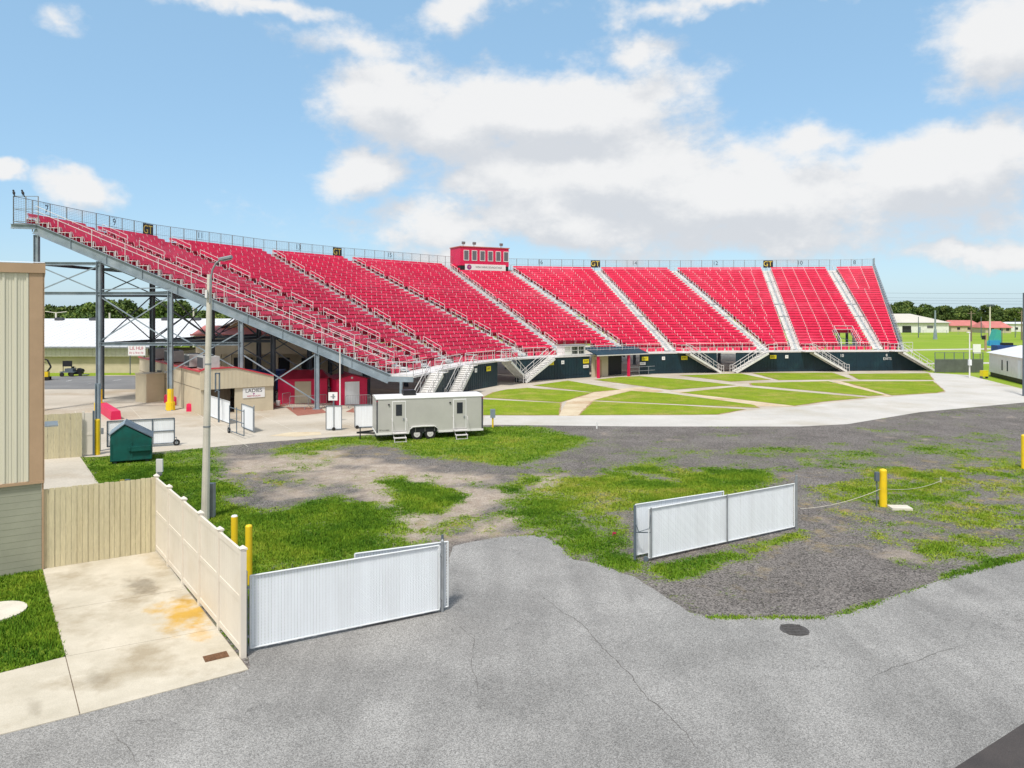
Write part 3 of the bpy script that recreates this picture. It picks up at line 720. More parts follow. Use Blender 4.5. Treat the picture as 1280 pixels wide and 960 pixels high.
# aisles: steps and handrail loops
for k in range(1, 11):
    b = MB()
    dl = ((kb[k] - kb[k - 1]).normalized() + (kb[min(k + 1, 11)] - kb[k]).normalized()).normalized()
    for i in range(-1, NR):
        dt = ((kt[k] - kt[k - 1]).normalized() + (kt[min(k + 1, 11)] - kt[k]).normalized()).normalized()
        d = dl.lerp(dt, max(0, i) / 32).normalized(); n = V2(-d.y, d.x)
        stp = (kt[k] - kb[k]) / (NR - 1); t = stp.length
        p = kb[k] + stp * i; z = ZB + RISE * i
        if i >= 0:
            b.obox(v3(p - d * (AW - .04), z - .045), v3(d * (2 * AW - .08), 0), v3(stp * .99, 0), (0, 0, .05))
            b.obox(v3(p - d * (AW - .04), z - .25), v3(d * (2 * AW - .08), 0), v3(stp * .04, 0), (0, 0, .20)); b.obox(v3(p + stp * .60 - d * (AW - .1), z + .006), v3(d * (2 * AW - .2), 0), v3(stp * .02, 0), (0, 0, .13))
        if i < NR - 1:
            b.obox(v3(p + stp * .62 - d * (AW - .1), z + .14), v3(d * (2 * AW - .2), 0), v3(stp * .36, 0), (0, 0, .045))
    part(b, 'aisle_steps', 'alu')
    for i in range(1, NR - 3, 4):
        b = MB()
        a, c = row(k, i), row(k, i + 2.7); za, zc = ZB + RISE * i, ZB + RISE * (i + 2.7)
        b.path([v3(a, za), v3(a, za + .95), v3(c, zc + .95), v3(c, zc)], .025, 5)
        b.tube(v3(a, za + .55), v3(c, zc + .55), .022, 5)
        part(b, 'handrail', 'rail')

# rear walkway, tall guard fence with posts, rails and wire infill
for k in range(11):
    b = MB()
    P = [kt[k], kt[k + 1], kr[k + 1], kr[k]]
    tA, tB = kt[k] + (kr[k] - kt[k]) * .5, kt[k + 1] + (kr[k + 1] - kt[k + 1]) * .5
    b.prism([(q.x, q.y) for q in (tA, tB, kr[k + 1], kr[k])], ZT - .14, ZT - .04)
    part(b, 'rear_walkway', 'galv')
    b = MB(); a, c = kr[k], kr[k + 1]; L = (c - a).length; m_ = max(1, round(L / 1.95))
    for j in range(m_ + (1 if k == 10 else 0)):
        p = a.lerp(c, j / m_); b.tube(v3(p, ZT - .5), v3(p, ZT + 2.15), .045, 5)
    for h, r in ((2.13, .03), (1.1, .02), (.1, .025)): b.tube(v3(a, ZT + h), v3(c, ZT + h), r, 5)
    nw = 14
    for j in range(1, nw): b.tube(v3(a, ZT + .1 + 2.03 * j / nw), v3(c, ZT + .1 + 2.03 * j / nw), .007, 3)
    nv = int(L / .28)
    for j in range(1, nv): b.tube(v3(a.lerp(c, j / nv), ZT + .1), v3(a.lerp(c, j / nv), ZT + 2.13), .007, 3)
    part(b, 'guard_fence', 'galv')
for k, sgn in ((0, 1), (11, 1)):
    b = MB(); a, c = kt[k] - (kr[k] - kt[k]) * .1, kr[k]
    for j in range(3):
        p = a.lerp(c, j / 2); b.tube(v3(p, ZT - .3), v3(p, ZT + 2.13), .045, 5)
    for h in (2.13, 1.1, .1): b.tube(v3(a, ZT + h), v3(c, ZT + h), .028, 5)
    for j in range(1, 14): b.tube(v3(a, ZT + .1 + 2.03 * j / 14), v3(c, ZT + .1 + 2.03 * j / 14), .007, 3)
    part(b, 'guard_fence', 'galv')

# front walkway deck with fascia
ts = FC.pts(0, FC.L)
b = MB(); fa = MB()
for i in range(len(Fp) - 1):
    b.prism([(q.x, q.y) for q in (Fp[i], Fp[i + 1], Bp[i + 1] , Bp[i])], DK - .08, DK)
    d = (Fp[i + 1] - Fp[i]); n = V2(d.y, -d.x).normalized()
    fa.obox(v3(Fp[i] + n * .004, DK - .16), v3(d, 0), v3(n * .06, 0), (0, 0, .17))
part(b, 'front_walkway', 'alu'); part(fa, 'deck_fascia', 'rail')
b = MB(); e = (Bp[0] - Fp[0]); b.bar(v3(Fp[0], DK - .3), v3(Bp[0] + e.normalized() * .4, DK - .3), .12, .42); b.tube(v3(Fp[0].lerp(Bp[0], .45), 0), v3(Fp[0].lerp(Bp[0], .45), DK - .5), .13, 8)
part(b, 'deck_beam', 'steel')

# stair descriptions: px of the top on the front line, direction along it
S_ALONG = [(536, -1), (576, -1), (626, 1), (684, -1), (857, 1), (955, -1), (1012, 1), (1122, 1)]
SW = 1.25; RUN = 4.5
tops = [(FC.find(px), sg) for px, sg in S_ALONG]
def fgap(t):
    for t0, sg in tops:
        if (sg > 0 and t0 - SW - .1 < t < t0 + .05) or (sg < 0 and t0 - .05 < t < t0 + SW + .1): return True
    return False
# front guard rail, in lengths between the stair heads
runs = []; cur = []
tt = FC.pts(0, FC.L, 0.5)
for t in tt:
    if fgap(t):
        if len(cur) > 1: runs.append(cur)
        cur = []
    else: cur.append(t)
if len(cur) > 1: runs.append(cur)
for r_ in runs:
    b = MB()
    for j, t in enumerate(r_):
        p = FC.pt(t)
        if j % 4 == 0 or j == len(r_) - 1: b.tube(v3(p, DK), v3(p, DK + 1.12), .03, 5)
        else: b.tube(v3(p, DK + .12), v3(p, DK + 1.1), .010, 3)
    for a, c in zip(r_[:-1], r_[1:]):
        for h, rr in ((1.12, .035), (.62, .022), (.12, .022)): b.tube(v3(FC.pt(a), DK + h), v3(FC.pt(c), DK + h), rr, 5)
    part(b, 'front_rail', 'rail')
b = MB()
for h in (1.12, .62, .12): b.tube(v3(Fp[0], DK + h), v3(Bp[0], DK + h), .03, 5)
for j in range(5): b.tube(v3(Fp[0].lerp(Bp[0], j / 4), DK), v3(Fp[0].lerp(Bp[0], j / 4), DK + 1.12), .03, 5)
part(b, 'front_rail', 'rail')

# dark sheeted skirt wall under the walkway
def skirt(a, c, z0=0.05, z1=DK - .17):
    b = MB(); T = FC.pts(a, c)
    for u, v in zip(T[:-1], T[1:]):
        p, q = FC.pt(u), FC.pt(v); d = (q - p); n = V2(d.y, -d.x).normalized()
        b.obox(v3(p - n * .06, z0), v3(d, 0), v3(n * .05, 0), (0, 0, z1 - z0))
        m_ = max(1, int(d.length / .4))
        for j in range(m_):
            b.obox(v3(p + d * (j / m_) - n * .0125, z0 + .01), v3(d.normalized() * .08, 0), v3(n * .022, 0), (0, 0, z1 - z0 - .02))
        b.obox(v3(p - n * .012, z0 + .42), v3(d, 0), v3(n * .03, 0), (0, 0, .035))
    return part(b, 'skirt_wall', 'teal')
fx = FC.find
for a, c in ((543, 622), (644, 737), (800, 896), (920, 1124)): skirt(fx(a) if a > 500 else 0, fx(c))
dE = FC.dir(FC.L); nE = V2(dE.y, -dE.x); wE = FC.pt(FC.find(1124)); eE = FC.pt(FC.find(1122)) + dE * 4.35     # sheeted triangle under the last stair
b = MB(); A0, A1 = wE - nE * .06, eE - nE * .06; b.add([v3(A0, .05), v3(A1, .05), v3(A0, DK - .18), v3(A0 + nE * .05, .05), v3(A1 + nE * .05, .05), v3(A0 + nE * .05, DK - .18)], [(0, 1, 2), (5, 4, 3), (0, 3, 4, 1), (1, 4, 5, 2), (2, 5, 3, 0)])
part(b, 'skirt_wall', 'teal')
# exit stairs running down along the front of the wall
for t0, sg in tops:
    d = FC.dir(t0 + sg * 2.2) * sg; n = V2(d.y, -d.x) * sg          # n points out to the lawn
    P = FC.pt(t0) + n * .09; st = MB(); N = 15
    # small landing beside the deck
    st.obox(v3(P - d * SW, DK - .06), v3(d * SW, 0), v3(n * SW, 0), (0, 0, .06))
    for j in range(N):
        z = DK - (j + 1) * DK / (N + 1)
        st.obox(v3(P + d * (RUN * j / N), z - .045), v3(d * (RUN / N * .97), 0), v3(n * SW, 0), (0, 0, .05))
        st.obox(v3(P + d * (RUN * j / N + .004) + n * .03, z), v3(d * .02, 0), v3(n * (SW - .06), 0), (0, 0, DK / (N + 1) * .55))
    for o in (.03, SW - .03):
        st.bar(v3(P + n * o, DK - .2), v3(P + n * o + d * RUN, .08), .05, .26)
    so = part(st, 'exit_stair', 'alu')
    for o in (.04, SW - .04):
        h = MB(); A, C = P + n * o, P + n * o + d * RUN
        h.path([v3(A - d * (SW if o > .5 else 0), DK + 1.0), v3(A, DK + 1.0), v3(C, 1.0), v3(C + d * .35, 1.0), v3(C + d * .35, .02)], .034, 6)
        h.path([v3(A - d * (SW if o > .5 else 0), DK + .55), v3(A, DK + .55), v3(C, .55), v3(C + d * .35, .55)], .026, 6)
        for j in range(5):
            q = A.lerp(C, j / 4); zz = DK * (1 - j / 4); h.tube(v3(q, zz), v3(q, zz + 1.0), .028, 5)
        if o > .5:
            h.tube(v3(A - d * SW, DK), v3(A - d * SW, DK + 1), .03, 5)
            for k_ in (1, .55): h.tube(v3(A - d * SW, DK + k_), v3(A - d * SW - n * (SW - .1), DK + k_), .028, 5)
        h.build('handrail', M['rail'], so, off=OFF)

# raker beams, columns, bracing
def uz(k, t):      # underside height line of the raker at fraction t
    return ZB - .22 + (ZT - ZB) * t
ct = []
for px in (397, 302, 214, 125, 47):
    ct.append(min(np.linspace(-.05, 1.08, 800), key=lambda t: abs(pxof(kb[0].lerp(kt[0], t)) - px)))
for k in range(12):
    b = MB(); d = (kt[k] - kb[k]).normalized(); lat = (kb[1] - kb[0]).normalized() * (-.10 if k == 0 else (.1 if k == 11 else 0))
    if k == 11: lat = d1 * .12
    A = kb[k] + lat; C = kt[k] + lat
    hgt = .78
    slope = (ZT - ZB) / (kt[k] - kb[k]).length
    b.ibeam(v3(A - d * .3, uz(k, 0) - .3 - .3 * slope), v3(C, uz(k, 1) - .3), .30, hgt)
    b.ibeam(v3(C - d * .2, ZT - .36), v3(kr[k] + lat + d * .1, ZT - .30), .26, .36)
    m_ = 10
    for j in range(1, m_):
        p = A.lerp(C, j / m_); z = uz(k, j / m_) - .3; b.obox(v3(p - d * .02, z - .34), v3(d * .03, 0), v3(V2(-d.y, d.x) * .11, 0), (0, 0, .66)); b.obox(v3(p - d * .02, z - .34), v3(d * .03, 0), v3(V2(d.y, -d.x) * .11, 0), (0, 0, .66))
    part(b, 'raker_beam', 'steel')
    for j, t in enumerate(ct):
        p = A.lerp(C, float(t)); top = uz(k, float(t)) - .72
        c = MB(); dd_ = Vector((d.x, d.y, 0))
        c.ibeam(v3(p, 0.03), v3(p, top), .34, .36, up=dd_, t=.035)
        c.box(p.x - .3, p.x + .3, p.y - .3, p.y + .3, 0.009, .06)
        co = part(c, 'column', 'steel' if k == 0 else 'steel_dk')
        if (k in (0, 1) and j in (2, 3)):
            s = MB(); s.tube(v3(p, .02), v3(p, 1.75), .245, 14); s.tube(v3(p, .02), v3(p, .68), .36, 14); s.build('column_sleeve', M['yellow'], co, off=OFF)
    if k <= 4:
        C_ = [A.lerp(C, float(t)) for t in ct]; H3, H2, H1 = 5.4, 9.5, 11.9
        b = MB()
        def hz(i, j, z): b.ibeam(v3(C_[i], z), v3(C_[j], z), .2, .26)
        def xx(i, j, z0, z1): b.bar(v3(C_[i], z0), v3(C_[j], z1), .07, .09); b.bar(v3(C_[i], z1), v3(C_[j], z0), .07, .09)
        hz(1, 2, H3); hz(2, 3, H3); hz(3, 4, H2); hz(2, 3, H2); hz(3, 4, H1); hz(1, 2, 5.41)
        xx(2, 3, H3 + .2, H2 - .2); xx(3, 4, H2 + .15, H1 - .15); xx(1, 2, 3.2, 6.4); xx(0, 1, .6, 4.6); b.bar(v3(C_[3], H2 + .3), v3(C_[2], 10.0), .07, .09)
        b.bar(v3(C_[3], 12.0), v3(C_[2], H2 + .2), .07, .09)
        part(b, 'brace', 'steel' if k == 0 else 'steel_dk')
        if k < 4:
            D = [(kb[k + 1].lerp(kt[k + 1], float(t))) for t in ct]
            for j, z in ((2, H3), (3, H3 + .002), (2, H2), (3, H2 + .002), (4, H1)): b = MB(); b.ibeam(v3(C_[j], z), v3(D[j], z), .18, .24); part(b, 'cross_beam', 'steel_dk')
            for j, z0, z1 in ((3, H3, H2), (2, H3, H2)): b = MB(); b.bar(v3(C_[j], z0), v3(D[j], z1), .06, .08); b.bar(v3(C_[j], z1), v3(D[j], z0), .06, .08); part(b, 'cross_brace', 'steel_dk')
# purlins carrying the rows, seen from below and through the gaps
b = MB()
for k in range(11):
    for t in (.04, .2, .36, .52, .68, .84, .98):
        p, q = kb[k].lerp(kt[k], t), kb[k + 1].lerp(kt[k + 1], t); z = uz(k, t) + .02
        b.bar(v3(p, z), v3(q, z), .12, .2)
part(b, 'purlins', 'steel_dk')
b = MB()
for k in range(3, 11):           # wind bracing in the plane of the seating
    for t0, t1 in ((.05, .35), (.36, .66), (.67, .97)):
        b.bar(v3(kb[k].lerp(kt[k], t0), uz(k, t0) - .5), v3(kb[k + 1].lerp(kt[k + 1], t1), uz(k, t1) - .5), .08, .08)
        b.bar(v3(kb[k + 1].lerp(kt[k + 1], t0), uz(k, t0) - .52), v3(kb[k].lerp(kt[k], t1), uz(k, t1) - .52), .08, .08)
part(b, 'wind_brace', 'steel_dk')
# vomitory frame in the right wing
b = MB(); k = 9
p0, q0 = row(9, 0), row(10, 0); d = (q0 - p0).normalized(); n = V2(-d.y, d.x); La = (q0 - p0).length
def vp(f, i): 
    p, q = row(9, i), row(10, i); dd_ = (q - p).normalized(); a_, c_ = p + dd_ * AW, q - dd_ * AW; return a_.lerp(c_, f)
for f in (.56, .83):
    b.path([v3(vp(f, 0), DK), v3(vp(f, 0), zr(0) + 1.0), v3(vp(f, 5), zr(5) + 1.0), v3(vp(f, 5), zr(5) - .2)], .035)
    b.tube(v3(vp(f, 0), zr(0) + .5), v3(vp(f, 5), zr(5) + .5), .03)
    for i in (2, 4): b.tube(v3(vp(f, i), zr(i)), v3(vp(f, i), zr(i) + 1), .03)
for h in (1.0, .5): b.tube(v3(vp(.56, 5), zr(5) + h), v3(vp(.83, 5), zr(5) + h), .035)
part(b, 'vomitory_rail', 'rail')
b = MB()
for f in (.56, .83):
    A_, Z_ = vp(f, 0), vp(f, 5); b.add([v3(A_, DK), v3(Z_, DK), v3(Z_, zr(5)), v3(A_, zr(0))], [(0, 1, 2, 3)])
part(b, 'vomitory_cheek', 'galv')

# ---- player entrance below: sloping dark awning on two red posts, tan door, glazed booth
t0, t1 = fx(738), fx(799)
p, q = FC.pt(t0), FC.pt(t1); d = (q - p).normalized(); n = V2(d.y, -d.x); L = (q - p).length
en = thing('entrance_canopy', 'dark awning on two red posts over a tan doorway in the teal wall', 'canopy', v3(p, 0))
eo = v3(p, 0)
b = MB()
b.add([v3(p + n * 1.6 - d * .2, DK - .05), v3(q + n * 1.6 + d * .2, DK - .05), v3(q - n * 1.2 + d * .2, DK + .75), v3(p - n * 1.2 - d * .2, DK + .75),
       v3(p + n * 1.6 - d * .2, DK + .05), v3(q + n * 1.6 + d * .2, DK + .05), v3(q - n * 1.2 + d * .2, DK + .85), v3(p - n * 1.2 - d * .2, DK + .85)],
      [(0, 1, 2, 3), (4, 5, 6, 7), (0, 1, 5, 4), (1, 2, 6, 5), (2, 3, 7, 6), (3, 0, 4, 7)])
b.build('awning', M['teal'], en, off=eo)
b = MB(); b.bar(v3(p + n * 1.66 - d * .3, DK - .02), v3(q + n * 1.66 + d * .3, DK - .02), .06, .12); b.build('awning_edge', M['rail'], en, off=eo)
for s_ in (.1, L * .62):
    b = MB(); c = p + n * 1.4 + d * s_; b.bar(v3(c, .01), v3(c, DK - .06), .26, .26, up=(d.x, d.y, 0)); b.build('post', M['shedred'], en, off=eo)
b = MB(); b.obox(v3(p + d * .4 - n * .3, .01), v3(d * 2.6, 0), v3(n * .1, 0), (0, 0, 2.5)); b.build('back_wall', M['tanwall'], en, off=eo)
b = MB(); b.obox(v3(p + d * .9 - n * .195, .02), v3(d * 1.0, 0), v3(n * .05, 0), (0, 0, 2.05)); b.build('door', M['trim'], en, off=eo)
b = MB(); b.obox(v3(p + d * 3.05 - n * 1.5, .01), v3(d * 3.2, 0), v3(n * .1, 0), (0, 0, 2.5)); b.build('screen_wall', M['black'], en, off=eo)
b = MB()
for s_ in np.arange(L * .64, L + 1.5, 1.6): b.tube(v3(p + d * s_ + n * 1.4, 0), v3(p + d * s_ + n * 1.4, 1.1), .03)
for h in (1.1, .6): b.tube(v3(p + d * L * .64 + n * 1.4, h), v3(p + d * (L + 1.4) + n * 1.4, h), .028)
b.build('rail', M['galv'], en, off=eo)
# glazed booth standing on the walkway left of it
p = FC.pt(fx(707)); q = FC.pt(fx(733)); d = (q - p).normalized(); n = V2(d.y, -d.x); L = (q - p).length
bo = thing('ticket_booth', 'small white booth with dark windows on the walkway above the teal wall', 'booth', v3(p - n * 1.6, DK))
b = MB(); b.obox(v3(p - n * 1.7, DK + .02), v3(d * L, 0), v3(n * 1.5, 0), (0, 0, 1.15)); b.build('wall', M['white'], bo, off=v3(p - n * 1.6, DK))
b = MB(); b.obox(v3(p - n * 1.85 - d * .15, DK + 1.172), v3(d * (L + .3), 0), v3(n * 1.85, 0), (0, 0, .1)); b.build('roof', M['galv'], bo, off=v3(p - n * 1.6, DK))
for f0, f1 in ((.36, .62), (.68, .94)):
    b = MB(); b.obox(v3(p - n * .2 + d * L * f0, DK + .2), v3(d * L * (f1 - f0), 0), v3(n * .02, 0), (0, 0, .85)); b.build('window', M['glass'], bo, off=v3(p - n * 1.6, DK))

# ---- press box at the top between two aisles
a5, a6 = kt[5], kt[6]; d = (a6 - a5).normalized(); n = V2(-d.y, d.x)
fl = min(np.linspace(-.2, 1, 400), key=lambda s: abs(pxof(a5 + d * (s * 12) - n * 1.4) - 575.5)) * 12
fr = min(np.linspace(.2, 1.4, 400), key=lambda s: abs(pxof(a5 + d * (s * 12) - n * 1.4) - 636)) * 12
P0 = a5 + d * float(fl) - n * 1.4; W = float(fr - fl); YB = P0.y
zb_, zm_, zt_ = zat(340, YB) , zat(331.5, YB), zat(308.3, YB)
pb = thing('press_box', 'bright red press box with six white framed windows at the top of the grandstand', 'press box', v3(P0, zb_), ang((0, 0), d))
def pbb(b, name, m): return b.build(name, M[m], pb)
hm, ht = zm_ - zb_, zt_ - zb_
b = MB(); b.box(0, W, 0, 4.2, hm, ht); wall = pbb(b, 'wall', 'shedred')
b = MB(); b.box(.05, W - .05, .05, 4.0, -.6, hm - .005); pbb(b, 'base', 'black')
b = MB(); b.box(-.12, W + .12, -.12, 4.3, ht + .003, ht + .14); pbb(b, 'roof', 'pinkroof')
for j in range(6):
    x = W * (.075 + j * .1645); ww_ = W * .088; z0, z1 = hm + (ht - hm) * .30, hm + (ht - hm) * .80
    f = MB(); f.box(x - .09, x + ww_ + .09, -.045, -.003, z0 - .1, z0); f.box(x - .09, x + ww_ + .09, -.045, -.003, z1, z1 + .1); f.box(x - .09, x, -.045, -.003, z0, z1); f.box(x + ww_, x + ww_ + .09, -.045, -.003, z0, z1)
    fo = f.build('window', M['white'], wall); pn = MB(); pn.box(x + .002, x + ww_ - .002, -.025, -.003, z0 + .002, z1 - .002); pn.build('pane', M['tint'], fo) if False else pn.build('window_pane', M['tint'], wall)
bn = thing('banner', 'long white banner with a purple emblem on the front of the red press box', 'banner', v3(P0, zb_), ang((0, 0), d))
b = MB(); b.box(W * .09, W * .93, -.075, -.05, hm - .75, hm + .25); b.build('cloth', M['signwhite'], bn)
b = MB(); b.tube((W * .175, -.078, hm - .25), (W * .175, -.095, hm - .25), .42, 14); b.build('emblem', M['purple'], bn)
b = MB(); b.tube((W * .18, -.097, hm - .2), (W * .18, -.10, hm - .2), .18, 10); b.build('emblem', M['pinkroof'], bn)
lettering('WISH FARMS SOUNDSTAGE', .46, 'ink', bn, (W * .575, -.078, hm - .25), sx=.85)
for x, lab in ((.08, 'floodlight at the left end of the press box roof'), (.30, 'floodlight second from the left on the press box roof'), (.86, 'floodlight near the right end of the press box roof')):
    q = P0 + d * (W * x) + n * .5
    fl_ = thing('floodlight', lab, 'floodlight', v3(q, zb_ + ht + .14), ang((0, 0), d), 'floodlights on the press box roof')
    b = MB(); b.tube((0, 0, 0), (0, 0, .35), .05); b.build('stem', M['galv'], fl_)
    b = MB(); b.obox((-.26, -.2, .3), (.52, 0, 0), (0, .3, .12), (0, -.14, .4)); b.build('lamp_head', M['galv'], fl_)
q = P0 + d * (W * .90) + n * .8
b = MB(); b.tube((0, 0, 0), (0, 0, .8), .03); b.tube((-.12, 0, .6), (.12, 0, .6), .02)
tag(b.build('antenna', 'galv', loc=v3(q, zb_ + ht + .14)), 'thin short antenna at the right end of the press box roof', 'antenna')

# ---- things hung on the guard fence
def on_fence(px, back=0.10):
    best = None
    for k in range(11):
        for j in range(121):
            p = kr[k].lerp(kr[k + 1], j / 120); e_ = abs(pxof(p) - px)
            if best is None or e_ < best[0]: best = (e_, p, (kr[k + 1] - kr[k]).normalized())
    _, p, d = best; n = V2(d.y, -d.x); return p + n * back, d
for px, where in ((184, 'between sections 9 and 11'), (421, 'between sections 13 and 15'), (744, 'between sections 16 and 14'), (960, 'between sections 12 and 10')):
    p, d = on_fence(px); r = ang((0, 0), d)
    t = thing('banner', 'black banner with gold GT letters on the top fence %s' % where, 'banner', v3(p, ZT + .75), r, 'GT banners along the top fence')
    b = MB(); b.box(-.85, .85, -.01, .02, 0, 1.3); b.build('cloth', M['ink'], t)
    lettering('GT', 1.25, 'gold', t, (-.05, -.014, .66), name='lettering', sx=.95)
for px, num in ((57, '7'), (142, '9'), (249, '11'), (372, '13'), (486, '15'), (675, '16'), (793, '14'), (894, '12'), (1000, '10'), (1068, '8')):
    p, d = on_fence(px); r = ang((0, 0), d)
    t = thing('section_sign', 'section number %s in dark digits on the top fence' % num, 'number sign', v3(p, ZT + 1.1), r, 'section numbers along the top fence')
    b = MB(); b.box(-.45, .45, .0, .012, .02, .045); b.box(-.45, .45, .0, .012, .90, .925); b.build('bracket', M['galv'], t)
    lettering(num, .95, 'ink', t, (0, -.009, .46))
# two dark birds on the corner of the top fence
def bird(loc, rot, lab):
    t = bmesh.new()
    bmesh.ops.create_uvsphere(t, u_segments=10, v_segments=8, radius=1)
    for v in t.verts:
        x, y, z = v.co
        r_ = 1 - .35 * max(0, -x)
        v.co = Vector((x * .16, y * .075 * r_, z * .085 * r_)); v.co = Matrix.Rotation(R(-50), 3, 'Y') @ v.co; v.co.z += .16
    h = bmesh.ops.create_uvsphere(t, u_segments=8, v_segments=6, radius=.058, matrix=Matrix.Translation((.11, 0, .32)))
    bk = bmesh.ops.create_cone(t, cap_ends=True, segments=6, radius1=.02, radius2=.002, depth=.07, matrix=Matrix.Translation((.18, 0, .32)) @ Matrix.Rotation(PI / 2, 4, 'Y'))
    tl_ = bmesh.ops.create_cube(t, size=1, matrix=Matrix.Translation((-.13, 0, .0)) @ Matrix.Rotation(R(-60), 4, 'Y') @ Matrix.Diagonal((.2, .06, .02, 1)))
    for s_ in (-.03, .03): bmesh.ops.create_cone(t, cap_ends=True, segments=5, radius1=.008, radius2=.008, depth=.12, matrix=Matrix.Translation((.01, s_, .05)))
    me = bpy.data.meshes.new('bird'); t.to_mesh(me); t.free(); me.materials.append(M['bird'])
    o = bpy.data.objects.new('bird', me); COL.objects.link(o); o.location = loc; o.rotation_euler = (0, 0, rot); o.scale = (1.35,) * 3
    return tag(o, lab, 'bird', 'birds perched on the top fence')
bird(v3(kr[0].lerp(kt[0], .02), ZT + 2.16), 2.4, 'dark bird perched on the outer corner of the top fence')
bird(v3(kr[0].lerp(kt[0], .42), ZT + 2.16), 2.6, 'dark bird perched a little in from the fence corner')
# signs on the skirt wall
def on_wall(px):
    t = FC.find(px); p = FC.pt(t); d = FC.dir(t); n = V2(d.y, -d.x); return p + n * .075, d
for px, where in ((610, 'beside the near wall opening'), (688, 'right of the stair from the wall opening'), (732, 'just left of the red entrance posts'), (806, 'just right of the entrance awning'), (855, 'above the stair into the middle opening'), (966, 'right of the middle wall opening')):
    p, d = on_wall(px)
    t = thing('exit_sign', 'yellow exit sign high on the teal wall %s' % where, 'sign', v3(p, 1.75), ang((0, 0), d), 'yellow exit signs on the teal wall')
    b = MB(); b.box(-.45, .45, -.02, .0, 0, .5); b.build('plate', M['signyellow'], t)
    lettering('EXIT', .3, 'ink', t, (0, -.024, .26), sx=1.0)
for px, txt in ((594, '13'), (703, '16'), (829, '14'), (983, '10')):
    p, d = on_wall(px)
    t = thing('section_marker', 'small white marker numbered %s on the teal wall' % txt, 'number sign', v3(p, 1.8), ang((0, 0), d), 'white markers on the teal wall')
    b = MB(); b.box(-.22, .22, -.015, 0, 0, .42); b.build('plate', M['signwhite'], t); lettering(txt, .26, 'ink', t, (0, -.019, .22), sx=.8)
for px, txt, z in ((732, '', 1.2), (803, '', 1.2)):
    p, d = on_wall(px)
    t = thing('wall_sign', 'white sign under the yellow one %s of the entrance awning' % ('left' if px < 750 else 'right'), 'sign', v3(p, z), ang((0, 0), d))
    b = MB(); b.box(-.42, .42, -.015, 0, 0, .36); b.build('plate', M['signwhite'], t); strokes(.62, .12, 'ink', t, (0, -.016, .18), int(px))
p, d = on_wall(1052); t = thing('section_number', 'white number 10 painted on the teal wall', 'number sign', v3(p, 2.0), ang((0, 0), d)); lettering('10', .55, 'signwhite', t, (0, 0, .1))
p, d = on_wall(1108); t = thing('section_number', 'white lettering 8 over EXITS at the far end of the teal wall', 'number sign', v3(p, 1.5), ang((0, 0), d)); lettering('8', .5, 'signwhite', t, (0, 0, .62)); lettering('EXITS', .48, 'signwhite', t, (.1, 0, .15))
# ================================================================ OTHER OBJECTS
def gx(px, py): 
    p = g(px, py); return V2(p.x, p.y)
U = V2(.84, .54).normalized(); FR = ang((0, 0), U)

# ---- tall metal building at the left edge
c0 = gx(52, 713)
mb_ = thing('metal_building', 'tall cream metal sided building on a sage block base at the left edge', 'building', v3(c0, 0), FR)
b = MB(); b.box(-16, 0, 0, 7, 0, 2.72); b.build('block_wall', M['block'], mb_)
b = MB()
for j in range(13): b.box(-16, 0.0015, -.0025, -.0005, .2 * j + .19, .2 * j + .198)
b.build('mortar_line', mat('block_joint', (0.20, 0.22, 0.15), 0.8), mb_)
b = MB(); b.box(-16, 0.03, -.03, 7.03, 2.80, 9.2)
x = -16.0
while x < -.35:
    b.profx([(x, 0), (x + .03, -.04), (x + .07, -.04), (x + .10, 0)], 0, 0) if False else b.box(x, x + .06, -.062, -.031, 2.81, 9.19)
    for dx in (.12, .2): b.box(x + dx, x + dx + .02, -.042, -.0305, 2.81, 9.19)
    x += .30
b.build('siding', M['siding'], mb_)
b = MB(); b.box(-.32, .06, -.075, -.0635, 2.78, 9.2); b.box(.0315, .075, -.075, .3, 2.78, 9.2); b.box(-16, .06, -.09, -.031, 2.715, 2.80); b.box(.0315, .07, -.05, 7, 2.70, 2.78)
b.box(.005, .055, -.02, .12, .02, 2.69)
b.build('corner_trim', M['trim'], mb_)
b = MB(); b.box(-16, .10, -.12, 7.1, 9.202, 9.50); b.build('eave_trim', M['trim'], mb_)
b = MB(); b.add([(-16, -.1, 9.52), (.1, -.1, 9.52), (.1, 7.1, 9.95), (-16, 7.1, 9.95)], [(0, 1, 2, 3)]); b.build('roof', M['roofwhite'], mb_)
b = MB(); b.box(.09, .5, 3.2, 4.4, 4.0, 4.05); b.build('canopy', M['white'], mb_)
# round pad in the grass and the sidewalk behind
b = MB(); p = g(-8, 767); b.prism([(p.x + .75 * math.cos(t), p.y + .75 * math.sin(t)) for t in np.linspace(0, 2 * PI, 24, endpoint=False)], -.02, .05)
kind(b.build('concrete_pad', 'concpole'), 'structure')
b = MB(); b.prism(gp([(45, 574), (99, 570), (124, 606), (45, 616)]), -.02, .03); kind(b.build('sidewalk', MG['conc']), 'structure')
b = MB(); p = g(270, 822.5); r_ = FR
tag(MB().build('x', 'rust') if False else (lambda m: m.box(-.26, .26, -.16, .16, 0, .012) and [m.box(-.22 + .06 * j, -.19 + .06 * j, -.12, .12, .0125, .02) for j in range(8)] and m)(MB()).build('drain_grate', 'rust', loc=(p.x, p.y, .029), rot=FR), 'rusty square drain grate in the concrete drive', 'drain grate')
p = g(993, 788)
b = MB(); b.prism([(.35 * math.cos(t), .35 * math.sin(t)) for t in np.linspace(0, 2 * PI, 28, endpoint=False)], 0, .008)
for j in range(-3, 4): b.box(-.25, .25, j * .09 - .015, j * .09 + .015, .0125, .017)
tag(b.build('manhole_cover', 'iron', loc=(p.x, p.y, .0125)), 'dark round manhole cover in the grey asphalt', 'manhole cover')

